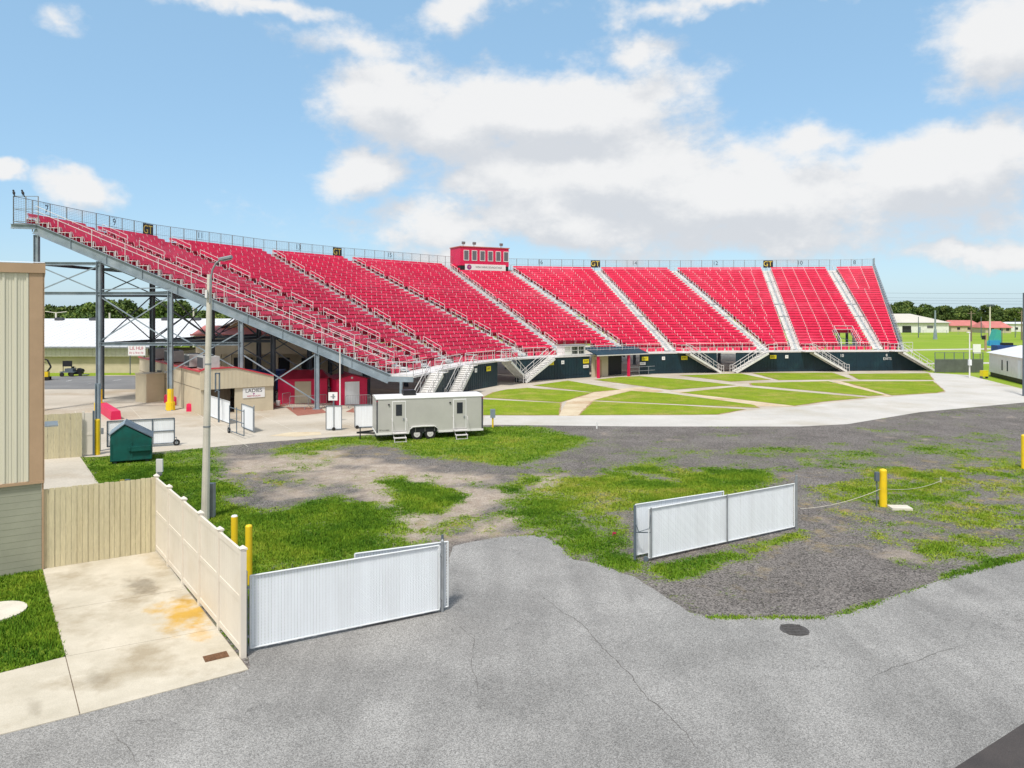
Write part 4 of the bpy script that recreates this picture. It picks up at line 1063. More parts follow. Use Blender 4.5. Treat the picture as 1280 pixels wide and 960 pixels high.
# ---- tan board fences
def board_fence(p, q, h, label, nb=None, name='board_fence', seed=1):
    L_ = (q - p).length; t = thing(name, label, 'fence', v3(p, 0), ang(p, q)); rr = random.Random(seed)
    nb = nb or round(L_ / .152); wd = L_ / nb; m = MB(); 
    for j in range(nb):
        x0 = j * wd; hh = h + rr.uniform(-.012, .012); yy = rr.uniform(-.006, .006) - (.018 if j % 2 else 0)
        m.profx([(x0 + .003, .03), (x0 + wd - .003, .03), (x0 + wd - .003, hh - .018), (x0 + wd - .02, hh), (x0 + .02, hh), (x0 + .003, hh - .018)], yy, yy + .022)
    m.build('boards', M['board'], t)
    for z in (.4, h / 2, h - .35):
        m = MB(); m.box(0, L_, .03, .075, z, z + .09); m.build('rail', M['board'], t)
    return t
board_fence(gx(54, 712), gx(194.5, 690.5), 2.5, 'tan board fence closing the back of the concrete drive', 21)
board_fence(gx(52, 575), gx(102.5, 571.5), 2.45, 'tan board fence farther back beside the tall metal building', 14, seed=4)

# ---- cream vinyl fence
P_, Q_ = gx(195.5, 689.5), gx(303.5, 822); L_ = (Q_ - P_).length
vf = thing('vinyl_fence', 'cream vinyl privacy fence stepping along the right side of the concrete drive', 'fence', v3(P_, 0), ang(P_, Q_))
n_ = 5; sp_ = L_ / n_
for j in range(n_ + 1):
    m = MB(); m.box(j * sp_ - .065, j * sp_ + .065, -.065, .065, 0, 2.5); po = m.build('post', M['vinyl'], vf)
    m = MB(); x = j * sp_; m.add([(x - .07, -.07, 2.502), (x + .07, -.07, 2.502), (x + .085, .085, 2.502), (x - .085, .085, 2.502), (x - .085, -.085, 2.54), (x + .085, -.085, 2.54), (x + .085, .085, 2.54), (x - .085, .085, 2.54), (x, 0, 2.61)],
                                 [(0, 3, 2, 1), (0, 1, 5, 4), (1, 2, 6, 5), (2, 3, 7, 6), (3, 0, 4, 7), (4, 5, 8), (5, 6, 8), (6, 7, 8), (7, 4, 8)]); m.build('post_cap', M['vinyl'], po)
for j in range(n_):
    m = MB(); x0, x1 = j * sp_ + .067, (j + 1) * sp_ - .067
    for z in (.10, 1.24, 2.33): m.box(x0, x1, -.03, .03, z, z + .14)
    k = int((x1 - x0) / .15); w2 = (x1 - x0) / k
    for i in range(k):
        m.box(x0 + i * w2 + .003, x0 + (i + 1) * w2 - .003, -.015, .015, .235, 1.245); m.box(x0 + i * w2 + .003, x0 + (i + 1) * w2 - .003, -.015, .015, 1.375, 2.335)
    m.build('panel', M['vinyl'], vf)

# ---- slatted chain link gates
def slat_gate(p, q, h, label, posts=(0, 1), mids=(), z0=.10, wires=True, name='slatted_gate', cat='gate', group=None, frame='gateframe', back=1, wheel=None, pitch=.075):
    L_ = (q - p).length; t = thing(name, label, cat, v3(p, 0), ang(p, q), group); rr = random.Random(int(L_ * 1000))
    m = MB()
    for z in (z0, h): m.tube((0, 0, z), (L_, 0, z), .022, 8)
    for x in [0, L_]: m.tube((x, 0, z0), (x, 0, h), .024, 8)
    m.build('frame', M[frame], t)
    for f in mids:
        m = MB(); m.tube((L_ * f, -.03, z0), (L_ * f, -.03, h + .03), .028, 8); m.build('stile', M['galv'], t)
    m = MB(); k = int((L_ - .06) / pitch); w2 = (L_ - .06) / k
    for j in range(k):
        x = .03 + j * w2; dz = rr.uniform(-.02, .02); y = .035 * back + rr.uniform(-.003, .003)
        m.box(x + .003, x + w2 - .003, y - .004, y + .004, z0 - .03 + dz, h - .012 + dz * .6)
    m.build('slats', M['slat'], t)
    if wires:
        m = MB(); px_ = .075; yw = .035 * back - .014; hz = h - z0
        for sgn in (1, -1):
            x = -hz
            while x < L_ + hz:
                a, c = (x, z0), (x + sgn * hz, h)
                pts = []
                x0, x1 = (a[0], c[0])
                ta = 0; tb = 1
                if x1 != x0:
                    t0_, t1_ = (0 - x0) / (x1 - x0), (L_ - x0) / (x1 - x0); lo, hi = min(t0_, t1_), max(t0_, t1_); ta, tb = max(0, lo), min(1, hi)
                if tb - ta > .02:
                    m.tube((x0 + (x1 - x0) * ta, yw - sgn * .003, z0 + hz * ta), (x0 + (x1 - x0) * tb, yw - sgn * .003, z0 + hz * tb), .003, 3)
                x += px_
        m.build('chain_link', M['slat'], t)
    if posts:
        for f in posts:
            m = MB(); x = L_ * f + (-.10 if f < .5 else .10); m.tube((x, .02, 0), (x, .02, h + .10), .04, 10); m.tube((x, .02, h + .1), (x, .02, h + .15), .045, 10, .01)
            for z in (.35, h - .3): m.box(min(x, L_ * f), max(x, L_ * f), -.01, .03, z, z + .05)
            m.build('post', M['galv'], t)
    if wheel is not None:
        for f in wheel:
            m = MB(); m.tube((L_ * f, -.10, .12), (L_ * f, -.04, .12), .12, 14); m.build('wheel', M['rubber'], t)
    return t
slat_gate(gx(313, 815.5), gx(549, 766.5), 1.80, 'white slatted chain link gate leaf in front, standing open beside the cream vinyl fence', posts=(0, 1))
p, q = gx(410, 770), gx(556, 752)
slat_gate(V2(-4.0, 18.75), V2(-1.72, 19.75), 1.84, 'second white slatted gate leaf folded behind the front one beside the asphalt apron', posts=(), name='slatted_gate')
m = MB(); q = gx(553, 757); m.tube((0, 0, 0), (0, 0, 1.93), .035, 8); m.path([(0, -.02, 1.5), (-.03, -.06, 1.3), (-.02, -.05, 1.1)], .012)
tag(m.build('gate_post', 'steel_dk', loc=v3(q, 0)), 'thin dark gate post at the asphalt end of the white slatted gate', 'post')
slat_gate(gx(811, 701.5), gx(993, 661.5), 1.68, 'long white slatted gate panel in front on the right gravel, with a dark mid post', posts=(1,), mids=(.01, .5))
slat_gate(gx(795, 700) + V2(.02, .18), gx(795, 700) + V2(3.38, 1.95), 1.74, 'white slatted gate panel folded close behind the right hand one', posts=(), wires=False)
q = gx(793.5, 701)
m = MB(); m.tube((0, 0, 0), (0, 0, 1.78), .04, 8); m.box(-.02, .55, -.02, .0, .9, .93); m.tube((.35, -.08, .08), (.35, -.02, .08), .08, 12); m.path([(.02, -.03, 1.2), (.12, -.06, .95), (.45, -.05, 1.05), (.5, -.04, 1.5)], .014)
tag(m.build('gate_post', 'steel_dk', loc=v3(q, 0)), 'dark hinge post at the left end of the right hand white gate panels', 'post')
m = MB(); q = gx(995.5, 661); m.tube((0, 0, 0), (0, 0, 1.98), .045, 8); tag(m.build('gate_post', 'galv', loc=v3(q, 0)), 'grey end post at the right end of the right hand white gate panels', 'post')

# ---- yellow bollards
def bollard(loc, h, r, label, cap='white'):
    t = thing('bollard', label, 'bollard', loc, 0, 'yellow steel bollards')
    m = MB(); m.tube((0, 0, 0), (0, 0, h - r * .5), r, 16); m.build('post', M['yellow'], t, smooth=False)
    m = MB(); m.tube((0, 0, h - r * .5 + .001), (0, 0, h - r * .15), r * .99, 16, r * .8); m.tube((0, 0, h - r * .149), (0, 0, h), r * .78, 16, r * .3); m.build('cap', M[cap], t)
    return t
bollard(at(293, 22.5), 1.80, .10, 'yellow bollard with a pale cap behind the cream vinyl fence')
bollard(at(311, 21.6), 1.76, .10, 'yellow bollard behind the front slatted gate, at the end of the vinyl fence', 'yellow')
bollard(at(152.5, 30), 1.18, .10, 'short yellow bollard with a grey box behind the tan board fence', 'yellow')
m = MB(); m.box(-.1, .1, -.08, .08, .55, 1.15); m.tube((0, 0, 0), (0, 0, .55), .03); tag(m.build('junction_box', 'galv', loc=at(159, 30.1)), 'small grey box on a stub post beside the short yellow bollard', 'junction box')
B1 = g(1104, 633); bollard(B1, 1.55, .145, 'thick yellow bollard on the right gravel, tied with a cable', 'yellow')
m = MB(); m.box(-.08, .08, -.06, .06, 1.05, 1.42); m.tube((0, 0, 0), (0, 0, 1.05), .025); tag(m.build('junction_box', 'steel_dk', loc=B1 + Vector((-.27, -.02, 0))), 'small dark box mounted against the thick yellow bollard', 'junction box')
bollard(g(1280, 586), 1.75, .13, 'yellow bollard cut by the right edge of the picture', 'yellow')
b = MB(); p = g(1124, 636); b.prism([(.4, -.3), (.45, .25), (-.35, .3), (-.4, -.25)], 0, .09); tag(b.build('concrete_pad', 'concpole', loc=(p.x, p.y, 0)), 'small rough concrete pad beside the thick yellow bollard', 'concrete pad')
cpts = [g(1000, 636, .25), B1 + Vector((-.15, -.05, .72)), B1 + Vector((.15, -.02, .72)), g(1176, 601, .10)]
b = MB(); 
for a, c in ((cpts[0], cpts[1]), (cpts[2], cpts[3])):
    for j in range(8):
        s0, s1 = j / 8, (j + 1) / 8; sag = lambda s: Vector((0, 0, -.35 * 4 * s * (1 - s) * .45)); b.tube(a.lerp(c, s0) + sag(s0), a.lerp(c, s1) + sag(s1), .010, 5)
b.tube(cpts[3] - Vector((0, 0, .12)), cpts[3] + Vector((0, 0, .15)), .03)
tag(b.build('barrier_cable', 'rope', off=B1, loc=B1), 'pale barrier cable slung from the gate panels to the thick yellow bollard and the ground', 'cable')
m = MB(); p = g(766, 671); m.box(-.01, .01, -.005, .005, 0, .16); m.box(-.01, .12, -.002, .004, .10, .17); tag(m.build('marker_flag', 'redink', loc=p), 'tiny red marker flag in the grass left of the right gate panels', 'flag')

# ---- concrete lamp post
lp = thing('street_lamp', 'concrete lamp post with a curved arm and cobra head behind the vinyl fence', 'street lamp', at(256.5, 28.3))
m = MB(); H_ = zat(343, 28.3); lean = .17
m.tube((0, 0, 0), (lean, 0, H_), .155, 12, .09); m.build('pole', M['concpole'], lp)
for z in (zat(533, 28.3), zat(455, 28.3)):
    m = MB(); x = lean * z / H_; rz = .155 - .065 * z / H_; m.tube((x, 0, z - .03), (x, 0, z + .03), rz + .008, 12); m.build('band', M['galv'], lp)
m = MB(); m.path([(lean + .05, -.1, H_ - 1.1), (lean + .08, -.1, H_ - .2), (lean + .14, -.1, H_ + .15), (lean + .28, -.1, H_ + .42), (lean + .46, -.1, H_ + .55)], .038, 8); m.build('arm', M['galv'], lp)
m = MB(); m.prof([(0, 0), (.09, .02), (.10, .09), (.0, .14), (-.10, .09), (-.09, .02)], 0, .5); hd = m.build('lamp_head', M['galv'], lp); hd.location = (lean + .42, -.1, H_ + .50); hd.rotation_euler = (0, R(-12), 0)
m = MB(); m.box(.12, .46, -.075, .075, -.03, -.002); ln_ = m.build('lens', M['tint'], hd)
m = MB(); m.box(lean - .10, lean - .02, -.2, -.12, H_ - .9, H_ - .6); m.build('photocell_box', M['white'], lp)
m = MB(); q = at(263, 28.6); m.box(-.16, .16, -.12, .12, 0, 1.35); tag(m.build('utility_pedestal', 'galv', loc=q), 'low grey utility pedestal at the foot of the concrete lamp post', 'pedestal')

# ---- dumpster
p, q = gx(137.5, 580.6), gx(189.8, 576.6); L_ = (q - p).length
du = thing('dumpster', 'dark green dumpster with a peaked lid on the grass', 'dumpster', v3(p, 0), ang(p, q))
W_ = L_; D_ = 1.85; hl, hp, hr = 1.55, 2.08, 1.28; xp = W_ * .34
m = MB(); m.profx([(0, .12), (W_, .12), (W_, hr - .06), (xp, hp - .06), (0, hl - .06)], 0, D_); m.build('body', M['green'], du)
m = MB(); m.obox((-.05, -.05, hl - .05), (xp + .05, 0, hp - hl + .03), (0, D_ + .1, 0), (0, 0, .05)); m.build('lid', M['steel'], du)
m = MB(); m.obox((xp + .005, -.05, hp - .02), (W_ - xp + .05, 0, hr - hp), (0, D_ + .1, 0), (0, 0, .05)); m.build('lid', M['steel_dk'], du)
m = MB(); m.box(W_ * .50, W_ * .97, -.13, -.002, .62, .86); m.box(W_ * .44, W_ * .49, -.09, -.002, .64, .84); m.build('lift_sleeve', M['green'], du)
m = MB()
for x in (.02, W_ * .5, W_ - .08): m.box(x, x + .06, -.03, -.002, .14, hr - .2)
m.box(.02, W_ - .02, -.04, -.0315, .16, .24); m.build('rib', M['green'], du)
for x in (.15, W_ - .3):
    m = MB(); m.box(x, x + .15, .1, D_ - .1, 0, .118); m.build('skid', M['steel_dk'], du)

# ---- meter box
m = thing('meter_box', 'white electric meter box on a thin post in the lawn behind the board fence', 'meter box', at(196.5, 34.4))
b = MB(); b.box(-.03, .03, -.03, .03, 0, 1.1); b.build('post', M['white'], m)
b = MB(); b.box(.0, .30, -.12, -.032, .55, 1.14); b.build('box', M['white'], m)
b = MB(); b.tube((.16, -.11, .44), (.16, -.04, .44), .10, 14); b.tube((.16, -.14, .44), (.16, -.11, .44), .07, 14); b.build('meter', M['galv'], m)

# ---- rolling gate, bollard, posts at the plaza's left corner
def rolling_gate(p, q, h, label, cols, rows_=2, wheel_end=1, mats=('steel_dk', 'slat'), posts_up=0):
    L_ = (q - p).length; t = thing('rolling_gate', label, 'gate', v3(p, 0), ang(p, q))
    b = MB()
    for i in range(cols + 1): b.tube((L_ * i / cols, 0, .18), (L_ * i / cols, 0, h + posts_up), .032, 8)
    for i in range(rows_ + 1): b.tube((0, 0, .18 + (h - .18) * i / rows_), (L_, 0, .18 + (h - .18) * i / rows_), .03, 8)
    b.build('frame', M[mats[0]], t)
    if mats[1]:
        b = MB(); k = max(2, int(L_ / .1))
        for j in range(k): b.box(L_ * j / k + .003, L_ * (j + 1) / k - .003, .035, .043, .2, h - .03)
        b.build('slats', M[mats[1]], t)
    for s_ in ([1] if wheel_end == 1 else [0]):
        b = MB(); x = L_ * s_ + (.12 if s_ else -.12); b.tube((x, -.05, .19), (x, .05, .19), .19, 16); w_o = b.build('wheel', M['rubber'], t)
        b = MB(); b.tube((x, -.06, .19), (x, -.051, .19), .09, 12); b.build('hub', M['galv'], w_o)
        b = MB(); b.bar((L_ * s_, 0, .5), (x, 0, .5), .04, .04); b.bar((x, -.062, .5), (x, -.062, .15), .03, .03, up=(0, 1, 0)); b.build('wheel_bracket', M[mats[0]], t)
    return t
rolling_gate(gx(134, 562.5), gx(218, 557.2), 1.66, 'wide white rolling gate in a dark frame behind the green dumpster', 3)
rolling_gate(gx(287, 541.5), gx(305, 548.5), 1.72, 'open dark framed rolling gate beside the ladies restroom building', 2, wheel_end=0, mats=('steel_dk', None), posts_up=.12)
bollard(g(121.5, 568.5), 2.02, .15, 'tall yellow bollard guarding the gate post behind the dumpster', 'yellow')
t = thing('gate_post', 'tall dark gate post standing behind the tall yellow bollard', 'post', at(122.3, 42.2)); b = MB(); b.ibeam((0, 0, 0), (0, 0, 3.9), .22, .22, up=(1, 0, 0)); b.build('post', M['steel'], t)
b = MB(); b.box(.12, .3, -.06, .06, 1.0, 1.35); b.build('latch_box', M['galv'], t)
p, q = gx(104, 570.5), gx(117, 569.5)
t = thing('short_fence', 'single cream vinyl panel between the tan fence and the yellow bollard', 'fence panel', v3(p, 0), ang(p, q)); L_ = (q - p).length
b = MB(); b.box(.05, L_ - .05, -.02, .02, .08, 2.4); b.box(.05, L_ - .05, -.035, .035, 1.15, 1.28); b.build('panel', M['vinyl'], t)
for x in (0, L_):
    b = MB(); b.box(x - .05, x + .05, -.05, .05, 0, 2.5); b.build('post', M['vinyl'] if x == 0 else M['steel_dk'], t)
# white slat panels by the sheds and restroom
slat_gate(gx(262, 521), gx(287, 530.5), 1.62, 'white slatted fence panel in front of the restroom entrance', posts=(), wires=False, name='slat_panel', cat='fence panel', pitch=.1)
slat_gate(gx(302, 535), gx(316.5, 541), 1.68, 'white slatted panel right of the open dark framed gate', posts=(1,), wires=False, name='slat_panel', cat='fence panel', pitch=.1, frame='steel_dk')
slat_gate(gx(407.5, 538.5), gx(427, 538), 1.68, 'white slatted panel with a dark mid bar in front of the thin white pole', posts=(), mids=(.5,), wires=False, name='slat_panel', cat='fence panel', pitch=.1, frame='steel_dk', wheel=(.5,))
slat_gate(gx(443.5, 536), gx(468, 535), 1.62, 'white slatted panel with small wheels just left of the silver trailer', posts=(), wires=False, name='slat_panel', cat='fence panel', pitch=.1, frame='steel_dk', wheel=(.12,))
t = thing('gate_post', 'tall dark post with a bracket left of the restroom sign', 'post', g(273.5, 528)); b = MB(); b.box(-.05, .05, -.05, .05, 0, 2.3); b.box(-.28, -.2, -.04, .04, 2.2, 3.55); b.box(.0, .08, -.04, .04, 2.2, 3.55); b.box(-.28, .08, -.04, .04, 3.5, 3.6); b.box(-.28, .08, -.04, .04, 2.3, 2.38); b.build('post', M['steel_dk'], t)

# ---- ladies restroom building with roof units
N0 = V2(-24.0, 56.8); dA = V2(-.605, .796).normalized(); dB = V2(.80, .60).normalized()
lb = thing('restroom_building', 'long tan restroom building with red roof edge and a ladies sign', 'building', v3(N0, 0))
o3 = v3(N0, 0)
def quadwall(mb, p, q, z0, z1, th, inner):
    d = (q - p); n = V2(-d.y, d.x).normalized() * inner; mb.obox(v3(p, z0), v3(d, 0), v3(n * th, 0), (0, 0, z1 - z0))
far_ = N0 + dA * 23.5; fr_ = N0 + dB * 5.6
b = MB(); quadwall(b, N0, far_, 0, 3.35, .2, -1); b.build('side_wall', M['tanwall'], lb, off=o3)
b = MB()
for z in (2.0,): b.obox(v3(N0 + V2(-.012, -.008) * 1.5, z), v3(dA * 23.4, 0), v3(V2(dA.y, -dA.x) * .01, 0), (0, 0, .03))
for s_ in (6, 12, 18): b.obox(v3(N0 + dA * s_ + V2(-.018, -.012), 0.05), v3(dA * .04, 0), v3(V2(dA.y, -dA.x) * .012, 0), (0, 0, 3.2))
b.build('wall_joint', M['wood'], lb, off=o3)
b = MB(); quadwall(b, N0 + dB * .2 + dA * .02, N0 + dB * 2.0 + dA * .02, 2.15, 3.35, .12, 1); b.build('fascia', M['tanwall'], lb, off=o3)
b = MB(); nB = V2(-dB.y, dB.x)                                   # front: fascia with pitched end, ribbed siding
zz = [(-.1, 3.40), (.22, 3.55), (2.55, 3.58), (5.6, 2.75), (5.6, 1.98), (-.1, 1.98)]
P3 = [v3(N0 + dB * x - nB * .12, z) for x, z in zz] + [v3(N0 + dB * x + nB * .0, z) for x, z in zz]
k = len(zz); b.add(P3, [tuple(range(k)), tuple(range(2 * k - 1, k - 1, -1))] + [((i + 1) % k, i, k + i, k + (i + 1) % k) for i in range(k)])
for j in range(18):
    x = .15 + j * .3; top = 3.5 if x < 2.55 else 3.52 - (x - 2.55) * .272; b.obox(v3(N0 + dB * x - nB * .135, 2.0), v3(dB * .04, 0), v3(nB * .013, 0), (0, 0, top - 2.02))
b.build('front_fascia', M['tanwall'], lb, off=o3)
b = MB()
for (x0, z0), (x1, z1) in zip(zz[0:3], zz[1:4]): b.bar(v3(N0 + dB * x0 - nB * .07, z0 + .05), v3(N0 + dB * x1 - nB * .07, z1 + .05), .22, .10)
b.bar(v3(N0 - nB * .1 + V2(-.05, -.03), 3.40), v3(far_ + V2(-.05, -.03), 3.40), .16, .10); b.build('roof_edge', M['redtrim'], lb, off=o3)
b = MB(); quadwall(b, N0 + dB * 2.55, N0 + dB * 5.6, 0, 1.975, .15, 1); b.build('front_wall', M['tanwall'], lb, off=o3)
b = MB(); quadwall(b, N0 + dB * .2 + nB * 1.4, N0 + dB * 2.6 + nB * 1.4, 0, 1.97, .1, 1); b.build('recess_wall', M['wood'], lb, off=o3)
b = MB(); quadwall(b, fr_ + dA * .16, fr_ + dA * 20, 0, 2.0, .15, 1); b.build('side_wall', M['tanwall'], lb, off=o3)
b = MB(); b.add([v3(N0 + dB * .2 + nB * .01, 3.3), v3(N0 + dB * 2.55 + nB * .01, 3.5), v3(N0 + dB * 2.55 + dA * 23, 3.5), v3(N0 + dB * .2 + dA * 23, 3.3)], [(0, 1, 2, 3)])
b.add([v3(N0 + dB * 2.55 + nB * .01, 3.5), v3(fr_ + nB * .01, 2.7), v3(fr_ + dA * 22, 2.7), v3(N0 + dB * 2.55 + dA * 23, 3.5)], [(0, 1, 2, 3)]); b.build('roof', M['pinkroof'], lb, off=o3)
b = MB(); b.bar(v3(N0 + dA * 10 + V2(-.1, -.08), 2.7), v3(N0 + dA * 10 + V2(-.4, -.28), 2.75), .12, .18)
for s_ in (13.5, 16.5): b.bar(v3(N0 + dA * s_ + V2(-.02, -.02), 2.55), v3(N0 + dA * s_ + V2(-.3, -.22), 2.6), .12, .18)
b.build('wall_light', M['galv'], lb, off=o3)
sg = thing('restroom_sign', 'white ladies sign on the front wall of the tan restroom building', 'sign', v3(N0 + dB * 3.15 - nB * .02, 1.12), ang((0, 0), dB))
b = MB(); b.box(0, 1.75, -.02, 0, 0, .78); b.build('plate', M['signwhite'], sg)
lettering('LADIES', .40, 'ink', sg, (.87, -.024, .56), sx=1.08); lettering('RESTROOM', .17, 'redink', sg, (.87, -.024, .13), sx=1.2)
b = MB(); b.add([(.78, -.023, .36), (.96, -.023, .36), (.87, -.023, .20)], [(0, 1, 2)]); b.build('emblem', M['purple'], sg)
for s_, dx, lab in ((1.6, 1.1, 'nearest of the roof air conditioners on the tan restroom building, beside the lamp post'), (5.0, .9, 'second air conditioner from the front on the restroom roof'), (12.2, .9, 'large air conditioner behind the steel column on the restroom roof'), (18.0, .9, 'farthest air conditioner on the restroom roof')):
    t = thing('air_conditioner', lab, 'air conditioner', v3(N0 + dA * s_ + dB * dx, 3.42), ang((0, 0), dB), 'roof air conditioners on the restroom building')
    b = MB(); b.box(-.62, .62, -.4, 1.5, .06, 1.05); b.build('cabinet', M['acgrey'], t)
    b = MB(); b.box(-.625 - .02, -.622, -.3, 1.4, .15, .95); b.build('coil', M['acdark'], t); b = MB(); b.box(.622, .642, -.3, 1.4, .15, .95); b.build('coil', M['acdark'], t)
    b = MB(); b.tube((0, .5, 1.052), (0, .5, 1.12), .42, 16); b.build('fan_guard', M['acdark'], t)
p, q = V2(at(183, 64.8).x, 64.8), V2(at(206, 66.2).x, 66.2)
t = thing('utility_enclosure', 'plain tan block enclosure against the long side wall of the restroom building', 'enclosure', v3(p, 0), ang(p, q))
b = MB(); b.box(0, (q - p).length, 0, 1.8, 0, 2.45); b.build('wall', M['tanwall'], t); b = MB(); b.box(-.04, (q - p).length + .04, -.04, 1.84, 2.452, 2.55); b.build('coping', M['tanwall'], t)

# ---- red concrete blocks
def redblock(p, q, w, h, lab):
    L_ = (q - p).length; b = MB(); b.profx([(-w / 2, 0), (w / 2, 0), (w / 2 - .02, h * .6), (w / 2 - .06, h), (-w / 2 + .06, h), (-w / 2 + .02, h * .6)], 0, L_)
    tag(b.build('barrier_block', 'shedred', loc=v3(p, .009), rot=ang(p, q) - PI / 2), lab, 'barrier', 'red concrete barriers on the plaza')
redblock(gx(145, 525), gx(128, 513.5), .7, .65, 'long red concrete barrier at the foot of the end column')
redblock(gx(239, 514) + V2(-.3, 0), gx(239, 514) + V2(.35, .1), .7, .6, 'red concrete block near the corner of the restroom wall')
redblock(gx(224, 506.5), gx(210, 503), .7, .7, 'red concrete block behind the yellow sleeved column')

# ---- two red sheds under the stand
p, q = gx(347.5, 505.5), gx(409, 504)
t = thing('shed', 'wide red shed with a tan double door under the grandstand', 'shed', v3(p, 0), ang(p, q)); L_ = (q - p).length
b = MB(); b.box(0, L_, 0, 3, .01, 2.2); 
for j in range(1, 10): b.box(L_ * j / 10, L_ * j / 10 + .03, -.012, 0.0, .05, 2.18)
b.build('wall', M['shedred'], t)
b = MB(); b.add([(-.2, -.2, 2.2), (L_ + .2, -.2, 2.2), (L_ + .2, 3.2, 2.2), (-.2, 3.2, 2.2), (.75, 1.2, 2.85), (L_ - .5, 1.2, 2.85), (L_ - .5, 1.8, 2.85), (.75, 1.8, 2.85)], [(0, 1, 5, 4), (1, 2, 6, 5), (2, 3, 7, 6), (3, 0, 4, 7), (4, 5, 6, 7), (3, 2, 1, 0)]); b.build('roof', M['shedroof'], t)
b = MB(); b.box(L_ * .34, L_ * .67, -.05, -.014, .05, 1.95); b.box(L_ * .505 - .01, L_ * .505 + .01, -.055, -.051, .05, 1.95); b.build('door', M['doortan'], t)
p, q = gx(420.5, 507), gx(459, 505)
t = thing('shed', 'narrow red gabled shed with a pale grey door under the grandstand', 'shed', v3(p, 0), ang(p, q)); L_ = (q - p).length
b = MB(); b.profx([(0, .01), (L_, .01), (L_, 2.2), (L_ / 2, 2.55), (0, 2.2)], 0, 3.2); b.build('wall', M['shedred'], t)
b = MB(); b.obox((-.15, -.15, 2.17), (L_ / 2 + .15, 0, .42), (0, 3.5, 0), (0, 0, .06)); b.obox((L_ / 2 + .002, -.15, 2.59), (L_ / 2 + .15, 0, -.42), (0, 3.5, 0), (0, 0, .06)); b.build('roof', M['shedroof'], t)
b = MB(); b.box(L_ * .27, L_ * .74, -.05, -.003, .04, 2.0); b.build('door', M['slat'], t)
b = MB(); b.tube((L_ / 2, -.03, 2.33), (L_ / 2, -.003, 2.33), .09, 12); b.build('lamp', M['signwhite'], t)
# ---- steel crowd barricades
def barricade(p, q, lab):
    L_ = (q - p).length; t = thing('crowd_barricade', lab, 'barricade', v3(p, .009), ang(p, q), 'steel barricades in front of the red sheds')
    b = MB(); b.path([(.06, 0, .18), (0, 0, .3), (0, 0, 1.0), (.08, 0, 1.08), (L_ - .08, 0, 1.08), (L_, 0, 1.0), (L_, 0, .3), (L_ - .06, 0, .18), (.06, 0, .18)], .02, 6); b.build('frame', M['galv'], t)
    b = MB(); k = int(L_ / .13)
    for j in range(1, k): b.tube((L_ * j / k, 0, .18), (L_ * j / k, 0, 1.08), .009, 4)
    b.build('bars', M['galv'], t)
    for x in (.25, L_ - .25):
        b = MB(); b.path([(x, -.3, .01), (x, 0, .2), (x, .3, .01)], .018, 5); b.build('foot', M['galv'], t)
barricade(gx(353, 508), gx(363, 506), 'short left hand barricade beside the tan shed door'); barricade(gx(362, 512), gx(385, 511.5), 'steel barricade in front of the wide red shed, left of the steel column'); barricade(gx(386, 511), gx(408, 509), 'steel barricade just right of the steel column by the wide red shed'); barricade(gx(432, 511), gx(463, 509.5), 'steel barricade in front of the narrow gabled shed')
t = thing('sign_post', 'small white sign box on a post between the two red sheds', 'sign', g(417, 527)); b = MB(); b.box(-.05, .05, -.05, .05, 0, 1.75); b.build('post', M['steel_dk'], t); b = MB(); b.box(-.36, .30, -.08, -.052, 1.55, 2.15); b.build('panel', M['signwhite'], t); b = MB(); b.box(-.06, .06, -.095, -.082, 1.68, 2.02); b.box(-.2, .14, -.096, -.0825, 1.80, 1.86); b.build('emblem', M['galv'], t)
t = thing('flagpole', 'thin white pole in front of the narrow red shed', 'pole', g(425, 512)); b = MB(); b.tube((0, 0, 0), (0, 0, zat(432, 60.3)), .06, 8, .045); b.build('pole', M['white'], t); b = MB(); b.tube((0, 0, 0), (0, 0, .12), .18, 12); b.build('base', M['galv'], t)
m = MB(); m.tube((0, 0, 0), (0, 0, .42), .16, 12, .19); tag(m.build('bucket', 'white', loc=g(347.5, 507)), 'white bucket at the left corner of the wide red shed', 'bucket')

# ---- silver restroom trailer
p = V2(-8.35, 45.4); rot = R(16.4); LT, DT = 6.75, 2.4
tr = thing('restroom_trailer', 'silver two door trailer with white roof and twin wheels parked on the grass', 'trailer', v3(p, 0), rot)
b = MB(); b.box(0, LT, 0, DT, .46, 2.58)
for x in np.arange(.6, LT, .6): b.box(x, x + .012, -.0035, -.0005, .5, 2.55)
b.build('body', M['trailer'], tr)
b = MB(); b.prof([(-.03, 2.582), (DT + .03, 2.582), (DT + .03, 2.63), (DT * .8, 2.70), (DT * .5, 2.725), (DT * .2, 2.70), (-.03, 2.63)], -.03, LT + .03); b.build('roof', M['white'], tr)
b = MB(); b.box(-.02, 2.0, -.04, -.002, .40, .52); b.box(3.85, LT + .02, -.04, -.002, .40, .52); b.box(-.04, -.002, 0, DT, .40, .52); b.build('skirt_rail', M['white'], tr)
b = MB(); b.box(-.015, .07, -.012, -.0045, .53, 2.57); b.box(LT - .09, LT + .015, -.012, -.0045, .53, 2.57); b.build('corner_trim', M['acdark'], tr)
b = MB(); b.box(-.0145, -.004, 0.02, .2, .55, 2.5); b.box(-.0145, -.004, DT - .2, DT - .02, .55, 2.5); b.box(-.012, -.004, .25, DT - .25, .6, 2.35); b.build('end_door', M['trailer'], tr)
for cx in (2.50, 3.34):
    b = MB(); b.tube((cx, .02, .345), (cx, .25, .345), .345, 24); wo = b.build('wheel', M['rubber'], tr)
    b = MB(); b.tube((cx, .004, .345), (cx, .018, .345), .20, 18); b.tube((cx, -.012, .345), (cx, .0035, .345), .06, 10); b.build('rim', M['rail'], wo)
    b = MB(); b.tube((cx, .0025, .345), (cx, .0035, .345), .15, 14) if False else b.box(cx - .1, cx + .1, .001, .0035, .335, .355); b.build('spokes', M['acdark'], wo)
